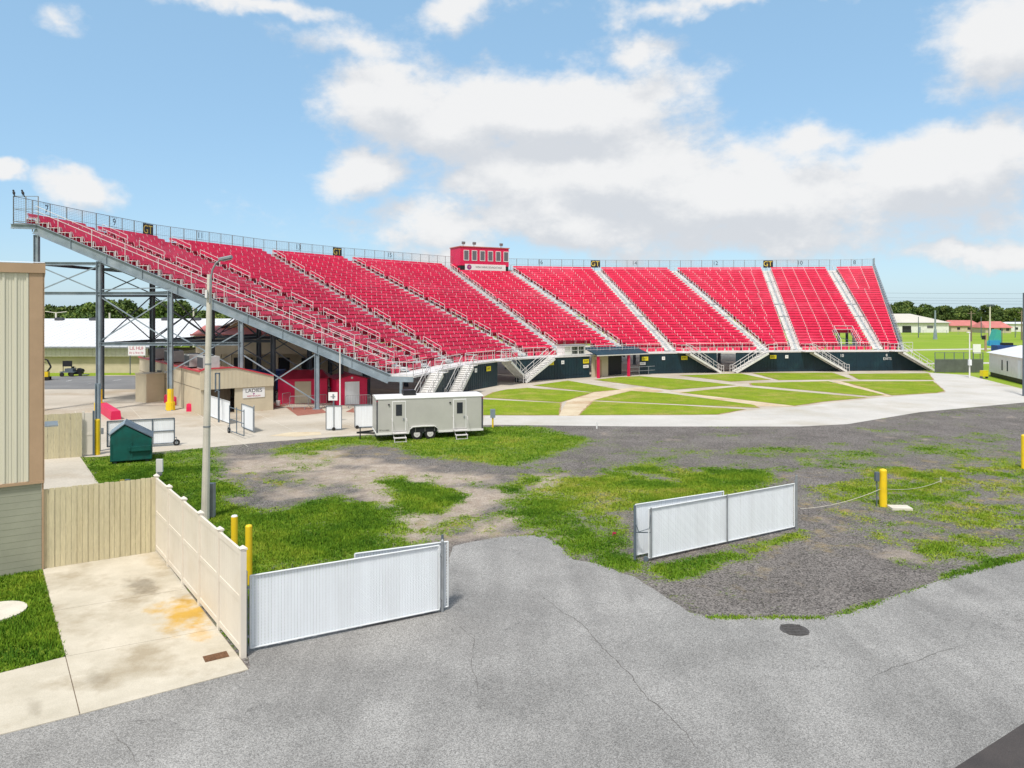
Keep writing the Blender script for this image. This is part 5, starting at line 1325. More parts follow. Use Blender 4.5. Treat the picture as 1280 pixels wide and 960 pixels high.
b = MB(); pts = [(2.0, .47), (2.06, .68), (2.25, .80), (2.92, .82), (3.6, .80), (3.78, .68), (3.84, .47)]
for (x0, z0), (x1, z1) in zip(pts[:-1], pts[1:]): b.obox((x0, -.09, z0), (x1 - x0, 0, z1 - z0), (0, .085, 0), (0, 0, .05))
b.build('fender', M['white'], tr)
b = MB(); b.box(2.06, 3.78, -.003, -.0006, .46, .78); b.build('wheel_well', M['black'], tr)
for x0, w_d in ((.98, .78), (4.84, .78)):
    b = MB(); b.box(x0 - .04, x0 + w_d + .04, -.022, -.0045, .60, 2.46); do = b.build('door', M['signwhite'], tr)
    b = MB(); b.box(x0 + .01, x0 + w_d - .01, -.034, -.0225, .63, 2.42); b.build('door_skin', M['trailer'], do)
    b = MB(); b.box(x0 + .20, x0 + .58, -.045, -.0345, 1.55, 2.25); b.build('window', M['glass'], do)
    b = MB(); b.box(x0 + w_d - .14, x0 + w_d - .06, -.07, -.0345, 1.25, 1.40); b.build('handle', M['galv'], do)
    b = MB(); b.box(x0 - .28, x0 - .18, -.07, -.0045, 2.22, 2.30); b.build('porch_lamp', M['black'], tr)
    st = MB()
    st.box(x0 - .05, x0 + w_d + .05, -.42, -.05, .48, .53); st.box(x0, x0 + w_d, -.70, -.43, .24, .285)
    for x in (x0 + .02, x0 + w_d - .06): st.obox((x, -.06, .46), (.03, 0, 0), (0, -.68, -.45), (0, 0, .05)); st.box(x, x + .03, -.72, -.66, 0, .24)
    st.box(x0, x0 + w_d, -.73, -.70, .02, .06)
    so_ = st.build('step', M['rail'], tr)
    for x in (x0 - .06, x0 + w_d + .06):
        h_ = MB(); h_.path([(x, -.03, 1.38), (x, -.22, 1.36), (x, -.36, 1.22), (x, -.42, .95), (x, -.42, .53)], .018, 6); h_.build('handrail', M['rail'], so_)
b = MB(); b.box(1.75, 2.55, .7, 1.5, 2.72, 2.98); b.obox((1.80, .75, 2.98), (.70, 0, 0), (0, .7, 0), (0, 0, .05)); b.build('air_conditioner', M['black'], tr)
b = MB(); b.bar((-.01, DT / 2 - .5, .42), (-1.1, DT / 2, .42), .08, .1); b.bar((-.01, DT / 2 + .5, .421), (-1.1, DT / 2, .421), .08, .1); b.tube((-.9, DT / 2, .0), (-.9, DT / 2, .75), .035); b.build('hitch', M['black'], tr)
strokes(.6, .09, 'ink', tr, (.45, -.005, .68), 5)
for x in (.03, LT - .02):
    b = MB(); b.box(x - .03, x + .03, -.03, -.013, 2.45, 2.52); b.build('marker_light', M['redink'], tr)
t = thing('utility_pedestal', 'blue grey box on a yellow post right of the silver trailer', 'pedestal', g(616, 535)); b = MB(); b.tube((0, 0, 0), (0, 0, .75), .06, 8); b.build('post', M['yellow'], t); b = MB(); b.box(-.17, .17, -.1, .1, .72, 1.3); b.build('box', M['steel'], t)
m = MB(); m.tube((0, 0, 0), (0, 0, .45), .05, 8); tag(m.build('stub_post', 'white', loc=g(746, 536)), 'short white stub at the edge of the pale curved path', 'post')

# ---- right background
p, q = gx(1169, 466), gx(1229, 466)
t = thing('screen_fence', 'chain link fence with a dark wind screen beyond the right end of the stand', 'fence', v3(p, 0), ang(p, q)); L_ = (q - p).length
b = MB(); b.box(0, L_, -.01, .01, .1, 1.75); b.build('screen', M['meshscreen'], t)
for j in range(6):
    b = MB(); b.tube((L_ * j / 5, .05, 0), (L_ * j / 5, .05, 2.7), .05, 6); b.build('post', M['steel_dk'], t)
b = MB()
for z in (1.8, 2.65): b.tube((0, .05, z), (L_, .05, z), .03, 5)
for j in range(8): b.tube((0, .05, 1.85 + .1 * j), (L_, .05, 1.85 + .1 * j), .006, 3)
b.build('rail', M['steel_dk'], t)
w0, w1 = V2(at(1236.5, 92).x, 92), V2(at(1281, 80.5).x, 80.5); dW = (w1 - w0).normalized()
t = thing('modular_office', 'white modular office with a white pitched roof at the right edge', 'building', v3(w0, 0), ang(w0, w1))
b = MB(); b.box(0, 15, 0, 7, .55, 2.95); b.build('wall', M['white'], t)
b = MB(); b.box(.1, 14.9, .1, 6.9, .02, .545); b.build('skirting', M['black'], t)
b = MB(); b.add([(-.3, -.3, 2.952), (15.3, -.3, 2.952), (15.3, 7.3, 2.952), (-.3, 7.3, 2.952), (-.3, 3.5, 3.9), (15.3, 3.5, 3.9)], [(0, 1, 5, 4), (2, 3, 4, 5), (0, 4, 3), (1, 2, 5), (3, 2, 1, 0)]); b.build('roof', M['roofwhite'], t)
for x in (4.6, 6.4):
    b = MB(); b.box(x, x + .35, -.03, -.003, 1.1, 2.3); b.build('window', M['glass'], t)
b = MB(); b.box(10.0, 10.9, -.05, -.003, .57, 2.6); b.build('door', M['slat'], t)
t = thing('light_pole', 'slim white light pole beside the curved path at right', 'light pole', g(1212, 472)); Z_ = zat(416, 89.7); b = MB(); b.tube((0, 0, 0), (0, 0, Z_), .09, 8, .06); b.build('pole', M['white'], t); b = MB(); b.box(-.15, .15, -.2, .1, 1.5, 2.2); b.build('meter_box', M['slat'], t); b = MB(); b.box(-.32, .05, -.1, .1, Z_, Z_ + .12); b.build('lamp_head', M['white'], t)
t = thing('notice_board', 'white notice board on two posts behind the dark screen fence', 'sign', at(1221, 103)); b = MB(); b.box(-.55, .55, -.03, 0, 2.2, 3.5); b.build('panel', M['signwhite'], t)
for x in (-.5, .5):
    b = MB(); b.tube((x, .05, 0), (x, .05, 3.4), .05); b.build('post', M['wood'], t)
m = thing('crate', 'yellow green crate on a stand beside the white modular office', 'crate', g(1230, 473)); b = MB(); b.box(-.32, .32, -.3, .3, .25, .95)
for j in range(4): b.box(-.33, .33, -.315, -.301, .32 + j * .18, .44 + j * .18)
b.build('box', M['signyellow'], m); b = MB(); b.box(-.35, -.3, -.25, .25, 0, .25); b.box(.3, .35, -.25, .25, 0, .25); b.build('stand', M['steel_dk'], m)
t = thing('utility_pole', 'dark wooden pole cut by the right edge of the picture', 'pole', at(1280.5, 70)); b = MB(); b.tube((0, 0, 0), (0, 0, zat(366, 70)), .17, 10, .13); b.build('pole', M['steel_dk'], t)
# play equipment and bins far right
t = thing('inflatable_slide', 'teal and bright blue play slide on the far field', 'slide', at(1240, 175)); b = MB(); b.profx([(-1.3, 0), (1.6, 0), (1.5, 3.6), (.6, 3.9), (-.2, 1.4)], -1, 1); b.build('slide', M['aqua'], t); b = MB(); b.box(-1.5, 1.0, -1.5, -1.02, 0, 1.3); b.build('base', M['cyan'], t)
for x in (-1.4, 1.7):
    b = MB(); b.tube((x, -1, 0), (x, -1, 4.2), .09); b.build('post', M['steel_dk'], t)
t = thing('container', 'dark blue container behind the modular office roof', 'container', at(1259, 150)); b = MB(); b.box(-2, 2, 0, 2, 0, 1.2)
for j in range(9): b.box(-1.9 + j * .41, -1.75 + j * .41, -.04, 0, .1, 1.1)
b.build('body', M['blue'], t); b = MB(); b.box(-.4, 1.4, .2, 1.6, 1.2, 1.7); b.build('hatch', M['black'], t)
t = thing('machine', 'orange and dark post beside the teal slide', 'post', at(1232, 150)); b = MB(); b.tube((0, 0, 0), (0, 0, 3.4), .22, 8); b.build('post', M['trim'], t); b = MB(); b.box(-.7, -.1, -.2, .2, 2.4, 3.2); b.build('head', M['black'], t)
# far warehouse and red roofed houses
WY = 285.0
t = thing('warehouse', 'long white warehouse with a pale gabled roof across the field', 'building', at(1104, WY)); X1_ = at(1186, WY).x - at(1104, WY).x
b = MB(); b.box(0, X1_, 0, 22, 0, 3.9); b.build('wall', M['white'], t)
b = MB(); xr = at(1157, WY).x - at(1104, WY).x; b.add([(-2, -.6, 3.9), (X1_ + .6, -.6, 3.9), (X1_ + .6, 22.6, 3.9), (-2, 22.6, 3.9), (-2, 11, 7.3), (X1_ - 9, 11, 7.3)], [(0, 1, 5, 4), (2, 3, 4, 5), (1, 2, 5), (0, 4, 3), (3, 2, 1, 0)]); b.build('roof', mat('pale_tan_roof', (0.55, 0.52, 0.46), .6, .06, .2), t)
for x0, w2, z0, z1, mt in ((7.4, 3.4, 0.02, 2.6, 'black'), (17.0, 2.4, 1.7, 2.7, 'tint'), (13.5, 1.0, 0.02, 2.2, 'steel')):
    b = MB(); b.box(x0, x0 + w2, -.06, -.003, z0, z1); b.build('door' if z0 < 1 else 'window', M[mt], t)
b = MB(); b.box(3.0, 3.4, -1.5, -1.0, 0, .01) if False else b.box(-1.9, X1_ + .5, -.75, -.61, 3.7, 3.9); b.build('gutter', M['galv'], t)
for x0, x1, Y_, z0, z1, lab, wm in ((1189, 1226, 300, 2.4, 4.6, 'low house with a faded red roof right of the white warehouse', 'tanwall'), (1232, 1264, 280, 2.0, 4.4, 'red roofed house with pale walls farther right behind the light pole', 'doortan'), (1263, 1292, 300, 3.2, 3.9, 'small white flat roofed block at the far right', 'white')):
    W_ = at(x1, Y_).x - at(x0, Y_).x; t = thing('house', lab, 'building', at(x0, Y_))
    b = MB(); b.box(0, W_, 0, 9, 0, z0); b.build('wall', M[wm], t)
    b = MB(); b.add([(-.5, -.6, z0), (W_ + .5, -.6, z0), (W_ + .5, 9.6, z0), (-.5, 9.6, z0), (1.0, 4.5, z1), (W_ - 1, 4.5, z1)], [(0, 1, 5, 4), (2, 3, 4, 5), (1, 2, 5), (3, 0, 4), (3, 2, 1, 0)]); b.build('roof', M['pinkroof'] if wm != 'white' else M['roofwhite'], t)
    for f in (.2, .55, .8):
        b = MB(); b.box(W_ * f, W_ * f + 1.2, -.05, -.003, .8, 1.8); b.build('window', M['glass'], t)
b = MB(); b.sheet([(at(1120, 152).x, 152), (at(1300, 160).x, 160), (at(1300, 166).x, 166), (at(1120, 156).x, 156)], .006); kind(b.build('field_path', MG['path']), 'structure')
b = MB(); b.sheet([(at(1120, 128).x, 112), (at(1300, 116).x, 116), (at(1300, 119).x, 119), (at(1120, 114).x, 114)], .006); kind(b.build('field_path', MG['path']), 'structure')
t = thing('field_fence', 'thin chain link fence in front of the white warehouse', 'fence', at(1110, 262)); W_ = at(1300, 262).x - at(1110, 262).x
b = MB()
for j in range(14): b.tube((W_ * j / 13, 0, 0), (W_ * j / 13, 0, 1.6), .05, 4)
for z in (.2, .9, 1.55): b.tube((0, 0, z), (W_, 0, z), .03, 4)
b.build('mesh', M['galv'], t)
for px, Yp, top, r_, lab, mt in ((1148, 230, 396, .14, 'dark slim pole in front of the white warehouse', 'steel_dk'), (1169, 215, 388, .30, 'thick teal based light tower in front of the warehouse corner', 'steel'), (1214, 200, 389, .22, 'wooden pole behind the white notice board', 'wood'), (1226.5, 230, 396, .14, 'dark slim pole between the two red roofed houses', 'steel_dk'), (1237.5, 190, 382, .22, 'tall pale floodlight pole behind the teal slide', 'concpole'), (1269, 230, 398, .12, 'dark slim pole in front of the white flat roofed block', 'steel_dk'), (1277, 210, 388, .2, 'wooden pole at the far right in front of the trees', 'wood')):
    t = thing('utility_pole', lab, 'pole', at(px, Yp)); z = zat(top, Yp); b = MB(); b.tube((0, 0, 0), (0, 0, z), r_, 8, r_ * .7); b.build('pole', M[mt], t)
    if px == 1237.5: b = MB(); b.box(-.9, .9, -.1, .1, z - .3, z - .1); [b.box(x, x + .35, -.25, .15, z - .1, z + .3) for x in (-.85, -.3, .25, .6)]; b.build('lamp_bank', M['steel_dk'], t)
    if px == 1169: b = MB(); b.tube((0, 0, 0), (0, 0, 3), .6, 8, .35); b.build('base', M['steel'], t)
    if mt == 'wood': b = MB(); b.box(-1.1, 1.1, -.08, .08, z - .7, z - .55); b.build('crossarm', M['wood'], t)
b = MB()
for k_, (za, zb2) in enumerate(((13.2, 14.5), (14.6, 15.6), (12.0, 12.6), (17.0, 18.2))):
    A_, C_ = Vector((150, 400, za + 2)), Vector((420, 330, zb2))
    for j in range(12):
        s0, s1 = j / 12, (j + 1) / 12; f = lambda s: A_.lerp(C_, s) + Vector((0, 0, -3 * 4 * s * (1 - s) * .5)); b.tube(f(s0), f(s1), .05, 3)
tag(b.build('power_line', 'steel_dk', off=(150, 400, 0), loc=(150, 400, 0)), 'thin sagging power lines above the treetops at right', 'power line')

# ---- left background
WY = 96.0; xa, xb = -92.0, at(297, 112).x
t = thing('exhibit_hall', 'long low tan hall with a broad white metal roof behind the stand columns', 'building', (xa, WY, 0)); W_ = xb - xa
b = MB(); b.box(0, W_ - 6, .6, 22, 0, 2.35); b.build('wall', M['tanwall'], t)
b = MB(); b.box(0, W_ - 6, 0, .58, 2.2, 3.5)
for j in range(int((W_ - 6) / .6)): b.box(j * .6, j * .6 + .08, -.03, 0, 2.22, 3.48)
b.build('fascia', M['siding'], t)
b = MB(); b.add([(-1, -.5, 3.52), (W_ - 5, -.5, 3.52), (W_ + 4, 16, 7.0), (-1, 16, 7.0), (-1, 30, 3.6), (W_ + 4, 30, 3.6), (-1, -.5, 3.505), (W_ - 5, -.5, 3.505)], [(0, 1, 2, 3), (3, 2, 5, 4), (6, 7, 1, 0)])
for j in range(int(W_ / 1.0)): 
    x = j * 1.0; b.obox((x, -.5, 3.522), (.05, 0, 0), (0, 16.5, 3.48), (0, 0, .03))
b.build('roof', M['roofwhite'], t)
b = MB(); b.box(-1, W_ - 5, -.62, -.51, 3.30, 3.52); b.build('gutter', M['galv'], t)
for px in (75, 118, 208, 246):
    b = MB(); x = at(px, 111).x - xa; b.box(x - .6, x + .6, 14.6, 15.2, 6.75, 7.15); b.build('roof_vent', M['acdark'], t)
b = MB(); b.sheet([(-92, 92.6), (-42, 93.2), (-42, 96.5), (-92, 96.5)], .0175); kind(b.build('grass_verge', MG['field']), 'structure')
sg = thing('hall_sign', 'white sign with red lettering on the end of the tan hall', 'sign', at(160.5, 94)); W_ = at(182, 94).x - at(160.5, 94).x
b = MB(); b.box(0, W_, -.08, 0, 2.45, 3.75); b.build('panel', M['signwhite'], sg); strokes(W_ * .8, .42, 'redink', sg, (W_ / 2, -.082, 3.4), 2); strokes(W_ * .84, .26, 'redink', sg, (W_ / 2, -.082, 2.78), 3)
for x in (.2, W_ - .2):
    b = MB(); b.tube((x, .05, 0), (x, .05, 2.5), .06); b.build('post', M['steel_dk'], sg)
# pavilion with gabled roof under the end of the stand
PY = 84.0; xa, xb = at(245, PY).x, at(428, PY).x; W_ = xb - xa
t = thing('pavilion', 'tan building with a faded red roof and open porch posts seen under the stand', 'building', (xa, PY, 0))
b = MB(); b.box(0, W_, 3.0, 3.2, 0, 4.8); b.build('wall', M['tanwall'], t)
b = MB(); b.box(0, W_, -.1, .1, 3.2, 5.35); b.build('fascia', M['tanwall'], t)
b = MB(); b.add([(-.5, -.4, 5.36), (W_ + .5, -.4, 5.36), (W_ + .5, 3.5, 6.4), (-.5, 3.5, 6.4)], [(0, 1, 2, 3)]); b.box(-.5, W_ + .5, -.45, -.405, 5.30, 5.50); b.build('roof', M['pinkroof'], t)
b = MB(); b.profx([(1.2, 5.6), (9.5, 5.6), (5.4, 7.6)], 2.6, 3.0); b.build('gable', M['gable'], t)
b = MB(); b.obox((.4, 2.3, 5.5), (5.0, 0, 2.25), (0, 1.6, 0), (0, 0, .12)); b.obox((5.402, 2.3, 7.75), (5.0, 0, -2.25), (0, 1.6, 0), (0, 0, .12)); b.build('gable_roof', M['roofwhite'], t)
for f in (.02, .09, .16, .23, .32, .55, .78, .98):
    b = MB(); b.box(W_ * f - .2, W_ * f + .2, -.09, .09, 0, 3.19); b.build('porch_post', M['tanwall'], t)
for x0 in (3.2, 7.6, 11.2):
    b = MB(); b.box(x0, x0 + 2.2, 2.93, 2.995, .1, 2.6); b.build('window', M['glass'], t)
t = thing('container', 'blue skip container among the columns under the stand', 'container', at(306, 74)); b = MB(); b.profx([(0, .2), (3.2, .2), (3.5, 2.0), (-.3, 2.0)], 0, 1.8); b.build('body', M['blue'], t); b = MB(); b.box(-.4, 3.6, -.08, 1.9, 2.0, 2.12); b.build('rim', M['blue'], t)
for x in (.3, 2.6):
    b = MB(); b.box(x, x + .3, .1, 1.7, .01, .198); b.build('skid', M['steel_dk'], t)
# mini excavator, cart and mower by the hall
t = thing('mini_excavator', 'small yellow excavator with a dark boom parked by the tan hall', 'excavator', g(54.5, 475.5), R(20)); t.scale = (.75,) * 3
for y in (-.7, .5):
    b = MB(); b.prof([(y, .0), (y + .32, .0), (y + .32, .55), (y, .55)], -.9, .9); b.build('track', M['rubber'], t)
b = MB(); b.box(-.8, .7, -.6, .7, .58, 1.35); b.box(-.8, -.2, -.6, .7, 1.35, 1.6); b.build('body', M['yellow'], t)
b = MB(); b.bar((.3, 0, 1.0), (1.0, 0, 2.1), .2, .25); b.bar((1.0, 0, 2.1), (.5, 0, 3.2), .18, .22); b.bar((.5, 0, 3.2), (-.2, 0, 3.4), .14, .16); b.build('boom', M['black'], t)
b = MB(); b.tube((-.1, -.5, 1.35), (-.1, -.5, 2.7), .05); b.tube((-.1, .6, 1.35), (-.1, .6, 2.7), .05); b.box(-.9, .1, -.6, .7, 2.7, 2.78); b.build('canopy', M['black'], t)
t = thing('utility_cart', 'small dark utility cart parked left of the mower by the tan hall', 'cart', g(86, 470.5)); b = MB(); b.box(-.9, .9, -.4, .4, .5, .62); b.box(-.3, .7, -.35, .35, .62, 1.0); b.build('bed', M['steel_dk'], t); b = MB(); b.box(-.6, .55, -.3, -.2, 1.25, 1.95); b.tube((-.55, -.25, .6), (-.55, -.25, 1.3), .04); b.tube((.5, -.25, .6), (.5, -.25, 1.3), .04); b.build('seat_back', M['black'], t)
for x in (-.6, .6):
    b = MB(); b.tube((x, -.5, .26), (x, -.35, .26), .26, 12); b.build('wheel', M['rubber'], t)
t = thing('mower', 'dark ride on mower parked right of the cart by the tan hall', 'mower', g(96.5, 470)); b = MB(); b.box(-.7, .6, -.4, .4, .25, .55); b.profx([(.1, .55), (.8, .55), (.7, .85), (.2, 1.0)], -.3, .3); b.build('body', M['black'], t); b = MB(); b.box(-.5, -.1, -.25, .25, .55, .75); b.box(-.6, -.48, -.25, .25, .55, 1.2); b.build('seat', M['black'], t); b = MB(); b.bar((.0, 0, .8), (-.25, 0, 1.15), .04, .04); b.box(.8, 1.3, -.4, .4, .12, .2); b.build('steering', M['steel_dk'], t)
for x, r_ in ((-.55, .3), (.65, .2)):
    b = MB(); b.tube((x, -.52, r_), (x, -.41, r_), r_, 12); b.build('wheel', M['rubber'], t)
for px, Yp, top, lab in ((70, 125, 391, 'pale lamp post poking above the white roof at left'), (242, 135, 384, 'pale pole poking above the white roof, left of the lamp post'), (137, 130, 391, 'short pole above the white roof right of the end column')):
    t = thing('utility_pole', lab, 'pole', at(px, Yp)); b = MB(); z = zat(top, Yp); b.tube((0, 0, 0), (0, 0, z), .14, 6); b.build('pole', M['concpole'], t)
    if px == 70: b = MB(); b.tube((0, 0, z), (1.8, 0, z + .2), .05); b.tube((0, 0, z), (-1.8, 0, z + .25), .05); b.build('arm', M['concpole'], t)

# ---- trees
MT = leaf_mat('tree_leaves', [(0.0, (0.03, 0.06, 0.018)), (0.35, (0.07, 0.12, 0.03)), (0.7, (0.14, 0.19, 0.04)), (1.0, (0.22, 0.25, 0.06))], vary=True)
def tree_mesh(seed, h, w, nl=3200, leaf=.42):
    rg = np.random.default_rng(seed); nlob = rg.integers(9, 14)
    lobes = []
    for i in range(nlob):
        a = rg.uniform(0, 2 * PI); r = w * .5 * math.sqrt(rg.uniform(0, 1)) * .75; z = h * rg.uniform(.38, .85)
        k = 1 - .45 * abs(z / h - .55); lobes.append((r * math.cos(a) * k, r * math.sin(a) * k, z, w * rg.uniform(.16, .27), h * rg.uniform(.10, .18), rg.uniform(-.22, .22)))
    P = []; T = []
    for i in range(nl):
        L_ = lobes[rg.integers(nlob)]; d = rg.normal(size=3); d /= np.linalg.norm(d); rr = rg.uniform(.55, 1.0) ** .6 * (1 + rg.normal() * .10)
        P.append((L_[0] + d[0] * L_[3] * rr, L_[1] + d[1] * L_[3] * rr, L_[2] + d[2] * L_[4] * rr)); T.append(.45 + L_[5] + rg.normal() * .14)
    P = np.array(P); n = len(P); P[:, 2] = np.maximum(P[:, 2], h * .14)
    a = rg.normal(size=(n, 3)); a /= np.linalg.norm(a, axis=1)[:, None]; b_ = rg.normal(size=(n, 3)); b_ -= a * (a * b_).sum(1)[:, None]; b_ /= np.linalg.norm(b_, axis=1)[:, None]
    s = rg.uniform(.5, 1.3, n)[:, None] * leaf; v = np.stack([P - a * s, P + b_ * s * .6, P + a * s, P - b_ * s * .6], 1).reshape(-1, 3).astype(np.float32)
    me = bpy.data.meshes.new('crown'); me.vertices.add(4 * n); me.vertices.foreach_set('co', v.ravel()); me.loops.add(4 * n); me.loops.foreach_set('vertex_index', np.arange(4 * n, dtype=np.int32))
    me.polygons.add(n); me.polygons.foreach_set('loop_start', np.arange(0, 4 * n, 4, dtype=np.int32)); me.polygons.foreach_set('loop_total', np.full(n, 4, np.int32)); me.update(calc_edges=True)
    q = me.attributes.new('tone', 'FLOAT', 'POINT'); q.data.foreach_set('value', np.repeat(np.clip(T, 0, 1), 4).astype(np.float32)); me.materials.append(MT)
    tm = MB(); tm.tube((0, 0, 0), (.1, 0, h * .4), .28, 7, .18)
    for i in range(6): L_ = lobes[i]; tm.tube((.1, 0, h * rg.uniform(.22, .4)), (L_[0] * .8, L_[1] * .8, L_[2]), .12, 5, .04)
    return me, tm
VAR = [tree_mesh(s, h, w) for s, h, w in ((1, 10.5, 9), (2, 11.5, 10), (3, 9.5, 10.5), (4, 12.5, 9), (5, 10, 8))]
PROTO = []
for i, (me, tm) in enumerate(VAR):
    PROTO.append((me, tm))
trunk_me = {}
def tree(x, y, i, sc, rz, lab, grp):
    t = thing('tree', lab, 'tree', (x, y, 0), rz, grp); t.scale = (sc, sc, sc)
    c = bpy.data.objects.new('crown', VAR[i][0]); COL.objects.link(c); c.parent = t
    if i not in trunk_me: o = VAR[i][1].build('trunk', M['barkk'], t); trunk_me[i] = o.data
    else: o = bpy.data.objects.new('trunk', trunk_me[i]); COL.objects.link(o); o.parent = t
rt = random.Random(3)
for r_, (Y_, pxs, hs) in enumerate(((150, np.arange(-10, 345, 17.5), (.86, 1.06)), (172, np.arange(0, 350, 21), (1.0, 1.3)))):
    for px in pxs:
        Yq = Y_ + rt.uniform(-5, 5); p = at(px + rt.uniform(-6, 6), Yq); tree(p.x, p.y, rt.randrange(5), rt.uniform(*hs) * .84, rt.uniform(0, 6.28), ('bushy tree in the front row behind the white roofed hall', 'taller tree in the back row behind the white roofed hall')[r_], ('front row of trees behind the white roofed hall', 'back row of trees behind the white roofed hall')[r_])
for r_, (Y_, pxs, hs) in enumerate(((330, np.arange(1085, 1345, 9.5), (1.0, 1.3)), (365, np.arange(1090, 1350, 12), (1.2, 1.62)))):
    for px in pxs:
        Yq = Y_ + rt.uniform(-10, 10); p = at(px + rt.uniform(-4, 4), Yq); tree(p.x, p.y, rt.randrange(5), rt.uniform(*hs) * rt.uniform(.62, .92), rt.uniform(0, 6.28), ('bushy tree in the front row beyond the far field', 'taller tree in the back row beyond the far field')[r_], ('front row of trees beyond the far field', 'back row of trees beyond the far field')[r_])
# ================================================================ SKY, LIGHT, CAMERA
SUN_EL, SUN_AZ = 59.0, 199.0        # degrees; azimuth from +Y (north) clockwise
w = bpy.data.worlds.new('World'); S.world = w; w.use_nodes = True
nt = w.node_tree; L = nt.links
bg = nt.nodes['Background']; STR = 0.10; bg.inputs['Strength'].default_value = STR
sky = nd(nt, 'ShaderNodeTexSky', sky_type='NISHITA'); sky.sun_disc = False; sky.sun_elevation = R(SUN_EL); sky.sun_rotation = R(SUN_AZ)
sky.air_density = 1.0; sky.dust_density = 0.6; sky.ozone_density = 1.6
BL = [(670, 150, 260, 78, 1.15), (560, 150, 170, 60, 1.0), (760, 225, 320, 80, 1.1), (900, 250, 430, 70, 1.0), (1180, 215, 190, 72, 1.1), (1250, 65, 110, 75, .9), (104, 228, 58, 36, 1.0), (450, 62, 100, 30, .5),
      (320, 2, 110, 14, .55), (570, 18, 70, 28, .55), (880, 2, 190, 18, .6), (462, 212, 80, 42, .9), (0, 224, 26, 16, .8), (1220, 308, 130, 22, .8), (480, 120, 110, 50, .9), (80, 10, 40, 22, .5), (810, 62, 50, 22, .5), (560, 322, 60, 26, .8), (1010, 180, 90, 28, .7), (700, 275, 330, 40, .8), (960, 290, 300, 34, .7)]
grp = bpy.data.node_groups.new('cloud_density', 'ShaderNodeTree')
grp.interface.new_socket('Vector', in_out='INPUT', socket_type='NodeSocketVector'); grp.interface.new_socket('Density', in_out='OUTPUT', socket_type='NodeSocketFloat')
GI = grp.nodes.new('NodeGroupInput'); GO = grp.nodes.new('NodeGroupOutput'); l2 = grp.links
def mth(op, a, c=None, dflt=None):
    n = grp.nodes.new('ShaderNodeMath'); n.operation = op
    for i, x in enumerate((a, c)):
        if x is None: continue
        if isinstance(x, (int, float)): n.inputs[i].default_value = x
        else: l2.new(x, n.inputs[i])
    return n.outputs[0]
nw_ = grp.nodes.new('ShaderNodeTexNoise'); nw_.inputs['Scale'].default_value = 7; nw_.inputs['Detail'].default_value = 5; nw_.inputs['Roughness'].default_value = .6; l2.new(GI.outputs[0], nw_.inputs['Vector'])
n2_ = grp.nodes.new('ShaderNodeTexNoise'); n2_.inputs['Scale'].default_value = 9; n2_.inputs['Detail'].default_value = 9; n2_.inputs['Roughness'].default_value = .62
mp_ = grp.nodes.new('ShaderNodeMapping'); mp_.inputs['Scale'].default_value = (1, 1, 1.7); l2.new(GI.outputs[0], mp_.inputs[0]); l2.new(mp_.outputs[0], n2_.inputs['Vector'])
sv = grp.nodes.new('ShaderNodeVectorMath'); sv.operation = 'SUBTRACT'; l2.new(nw_.outputs['Color'], sv.inputs[0]); sv.inputs[1].default_value = (.5, .5, .5)
sc_ = grp.nodes.new('ShaderNodeVectorMath'); sc_.operation = 'SCALE'; sc_.inputs['Scale'].default_value = .11; l2.new(sv.outputs[0], sc_.inputs[0])
ad_ = grp.nodes.new('ShaderNodeVectorMath'); ad_.operation = 'ADD'; l2.new(GI.outputs[0], ad_.inputs[0]); l2.new(sc_.outputs[0], ad_.inputs[1])
nr_ = grp.nodes.new('ShaderNodeVectorMath'); nr_.operation = 'NORMALIZE'; l2.new(ad_.outputs[0], nr_.inputs[0])
sx = grp.nodes.new('ShaderNodeSeparateXYZ'); l2.new(nr_.outputs[0], sx.inputs[0])
az = mth('ARCTAN2', sx.outputs[0], sx.outputs[1]); el = mth('ARCSINE', sx.outputs[2])
acc = None
for cx, cy, rx, ry, amp in BL:
    a0 = math.atan((cx - 640) / FP); e0 = math.atan((HY - cy) / FP * math.cos(a0))
    ra = rx / FP * math.cos(a0) ** 2; re = ry / FP * math.cos(a0)
    da = mth('DIVIDE', mth('SUBTRACT', az, a0), ra); de = mth('DIVIDE', mth('SUBTRACT', el, e0), re)
    r2 = mth('ADD', mth('MULTIPLY', da, da), mth('MULTIPLY', de, de))
    v = mth('MULTIPLY', mth('SUBTRACT', 1.0, mth('SQRT', r2)), amp)
    if acc is None: acc = v
    else:
        n = grp.nodes.new('ShaderNodeMath'); n.operation = 'SMOOTH_MAX'; l2.new(acc, n.inputs[0]); l2.new(v, n.inputs[1]); n.inputs[2].default_value = .25; acc = n.outputs[0]
# loose scatter beyond the blobs; unseen cloud added behind and overhead to neutralise light
acc = mth('MAXIMUM', acc, -0.55)
acc = mth('MAXIMUM', acc, mth('SUBTRACT', 0.15, sx.outputs[1]))
acc = mth('MAXIMUM', acc, mth('MULTIPLY', mth('SUBTRACT', sx.outputs[2], 0.74), 2.5))
den = mth('ADD', acc, mth('MULTIPLY', mth('SUBTRACT', n2_.outputs[0], .5), 1.7))
l2.new(den, GO.inputs[0])
tc = nd(nt, 'ShaderNodeTexCoord')
def dens(vec):
    n = nt.nodes.new('ShaderNodeGroup'); n.node_tree = grp; L.new(vec, n.inputs[0]); return n.outputs[0]
D0 = dens(tc.outputs['Generated'])
up = nd(nt, 'ShaderNodeVectorMath', operation='ADD'); L.new(tc.outputs['Generated'], up.inputs[0]); up.inputs[1].default_value = (-.012, 0, .045)
D1 = dens(up.outputs[0])
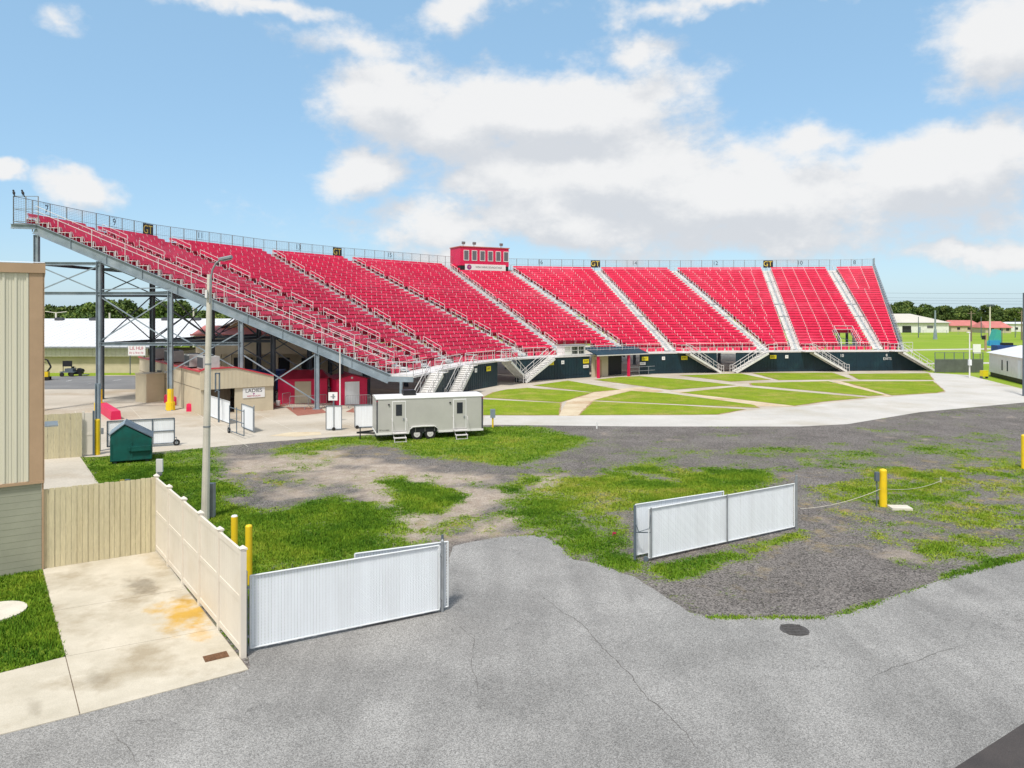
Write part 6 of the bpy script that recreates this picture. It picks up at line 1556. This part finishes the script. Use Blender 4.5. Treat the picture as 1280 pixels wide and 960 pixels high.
def rngw(x, a, c, lo=0., hi=1., smooth=True):
    r = nd(nt, 'ShaderNodeMapRange'); 
    if smooth: r.interpolation_type = 'SMOOTHSTEP'
    r.inputs[1].default_value = a; r.inputs[2].default_value = c; r.inputs[3].default_value = lo; r.inputs[4].default_value = hi; L.new(x, r.inputs[0]); return r.outputs[0]
alpha = rngw(D0, -0.10, 0.50, 0, .97)
df = nd(nt, 'ShaderNodeMath', operation='SUBTRACT'); L.new(D0, df.inputs[0]); L.new(D1, df.inputs[1])
shade = rngw(df.outputs[0], -0.40, 0.42)
ck = 1 / STR
CLD, CLB = (0.50, 0.52, 0.55), (0.66, 0.66, 0.66)
EXPO_C = 1.0
cm = nd(nt, 'ShaderNodeMix', data_type='RGBA'); L.new(shade, cm.inputs[0]); cm.inputs[6].default_value = (*[c * ck * EXPO_C for c in CLD], 1); cm.inputs[7].default_value = (*[c * ck * EXPO_C for c in CLB], 1)
sm = nd(nt, 'ShaderNodeMix', data_type='RGBA'); L.new(alpha, sm.inputs[0])
# thin high veil paling the blue
ve = nd(nt, 'ShaderNodeMix', data_type='RGBA'); ve.inputs[0].default_value = 0.5; L.new(sky.outputs[0], ve.inputs[6]); ve.inputs[7].default_value = (*[c * ck for c in (0.31, 0.545, 0.77)], 1)
L.new(ve.outputs[2], sm.inputs[6]); L.new(cm.outputs[2], sm.inputs[7]); L.new(sm.outputs[2], bg.inputs['Color'])
w.cycles.sampling_method = 'MANUAL'; w.cycles.sample_map_resolution = 512

sl = bpy.data.lights.new('sun', 'SUN'); sl.energy = 2.9; sl.angle = R(7.0); sl.color = (1.0, 0.95, 0.88)
so = bpy.data.objects.new('sun', sl); COL.objects.link(so)
sd_ = Vector((math.sin(R(SUN_AZ)) * math.cos(R(SUN_EL)), math.cos(R(SUN_AZ)) * math.cos(R(SUN_EL)), math.sin(R(SUN_EL))))
so.rotation_euler = sd_.to_track_quat('Z', 'Y').to_euler(); so.location = (0, 0, 60)

cd = bpy.data.cameras.new('camera'); cam = bpy.data.objects.new('camera', cd); COL.objects.link(cam)
cam.location = (0, 0, HC); cam.rotation_euler = (R(90), 0, 0)
cd.sensor_width = 36; cd.lens = 36 * FP / 1280; cd.shift_y = -(480 - HY) / 1280; cd.clip_end = 6000; cd.clip_start = 0.1
S.camera = cam
S.view_settings.view_transform = 'Standard'; S.view_settings.look = 'None'; S.view_settings.exposure = 0.45; S.view_settings.gamma = 1
S.view_settings.use_curve_mapping = False
S.render.engine = 'CYCLES'
S.cycles.max_bounces = 6; S.cycles.diffuse_bounces = 3; S.cycles.use_denoising = True
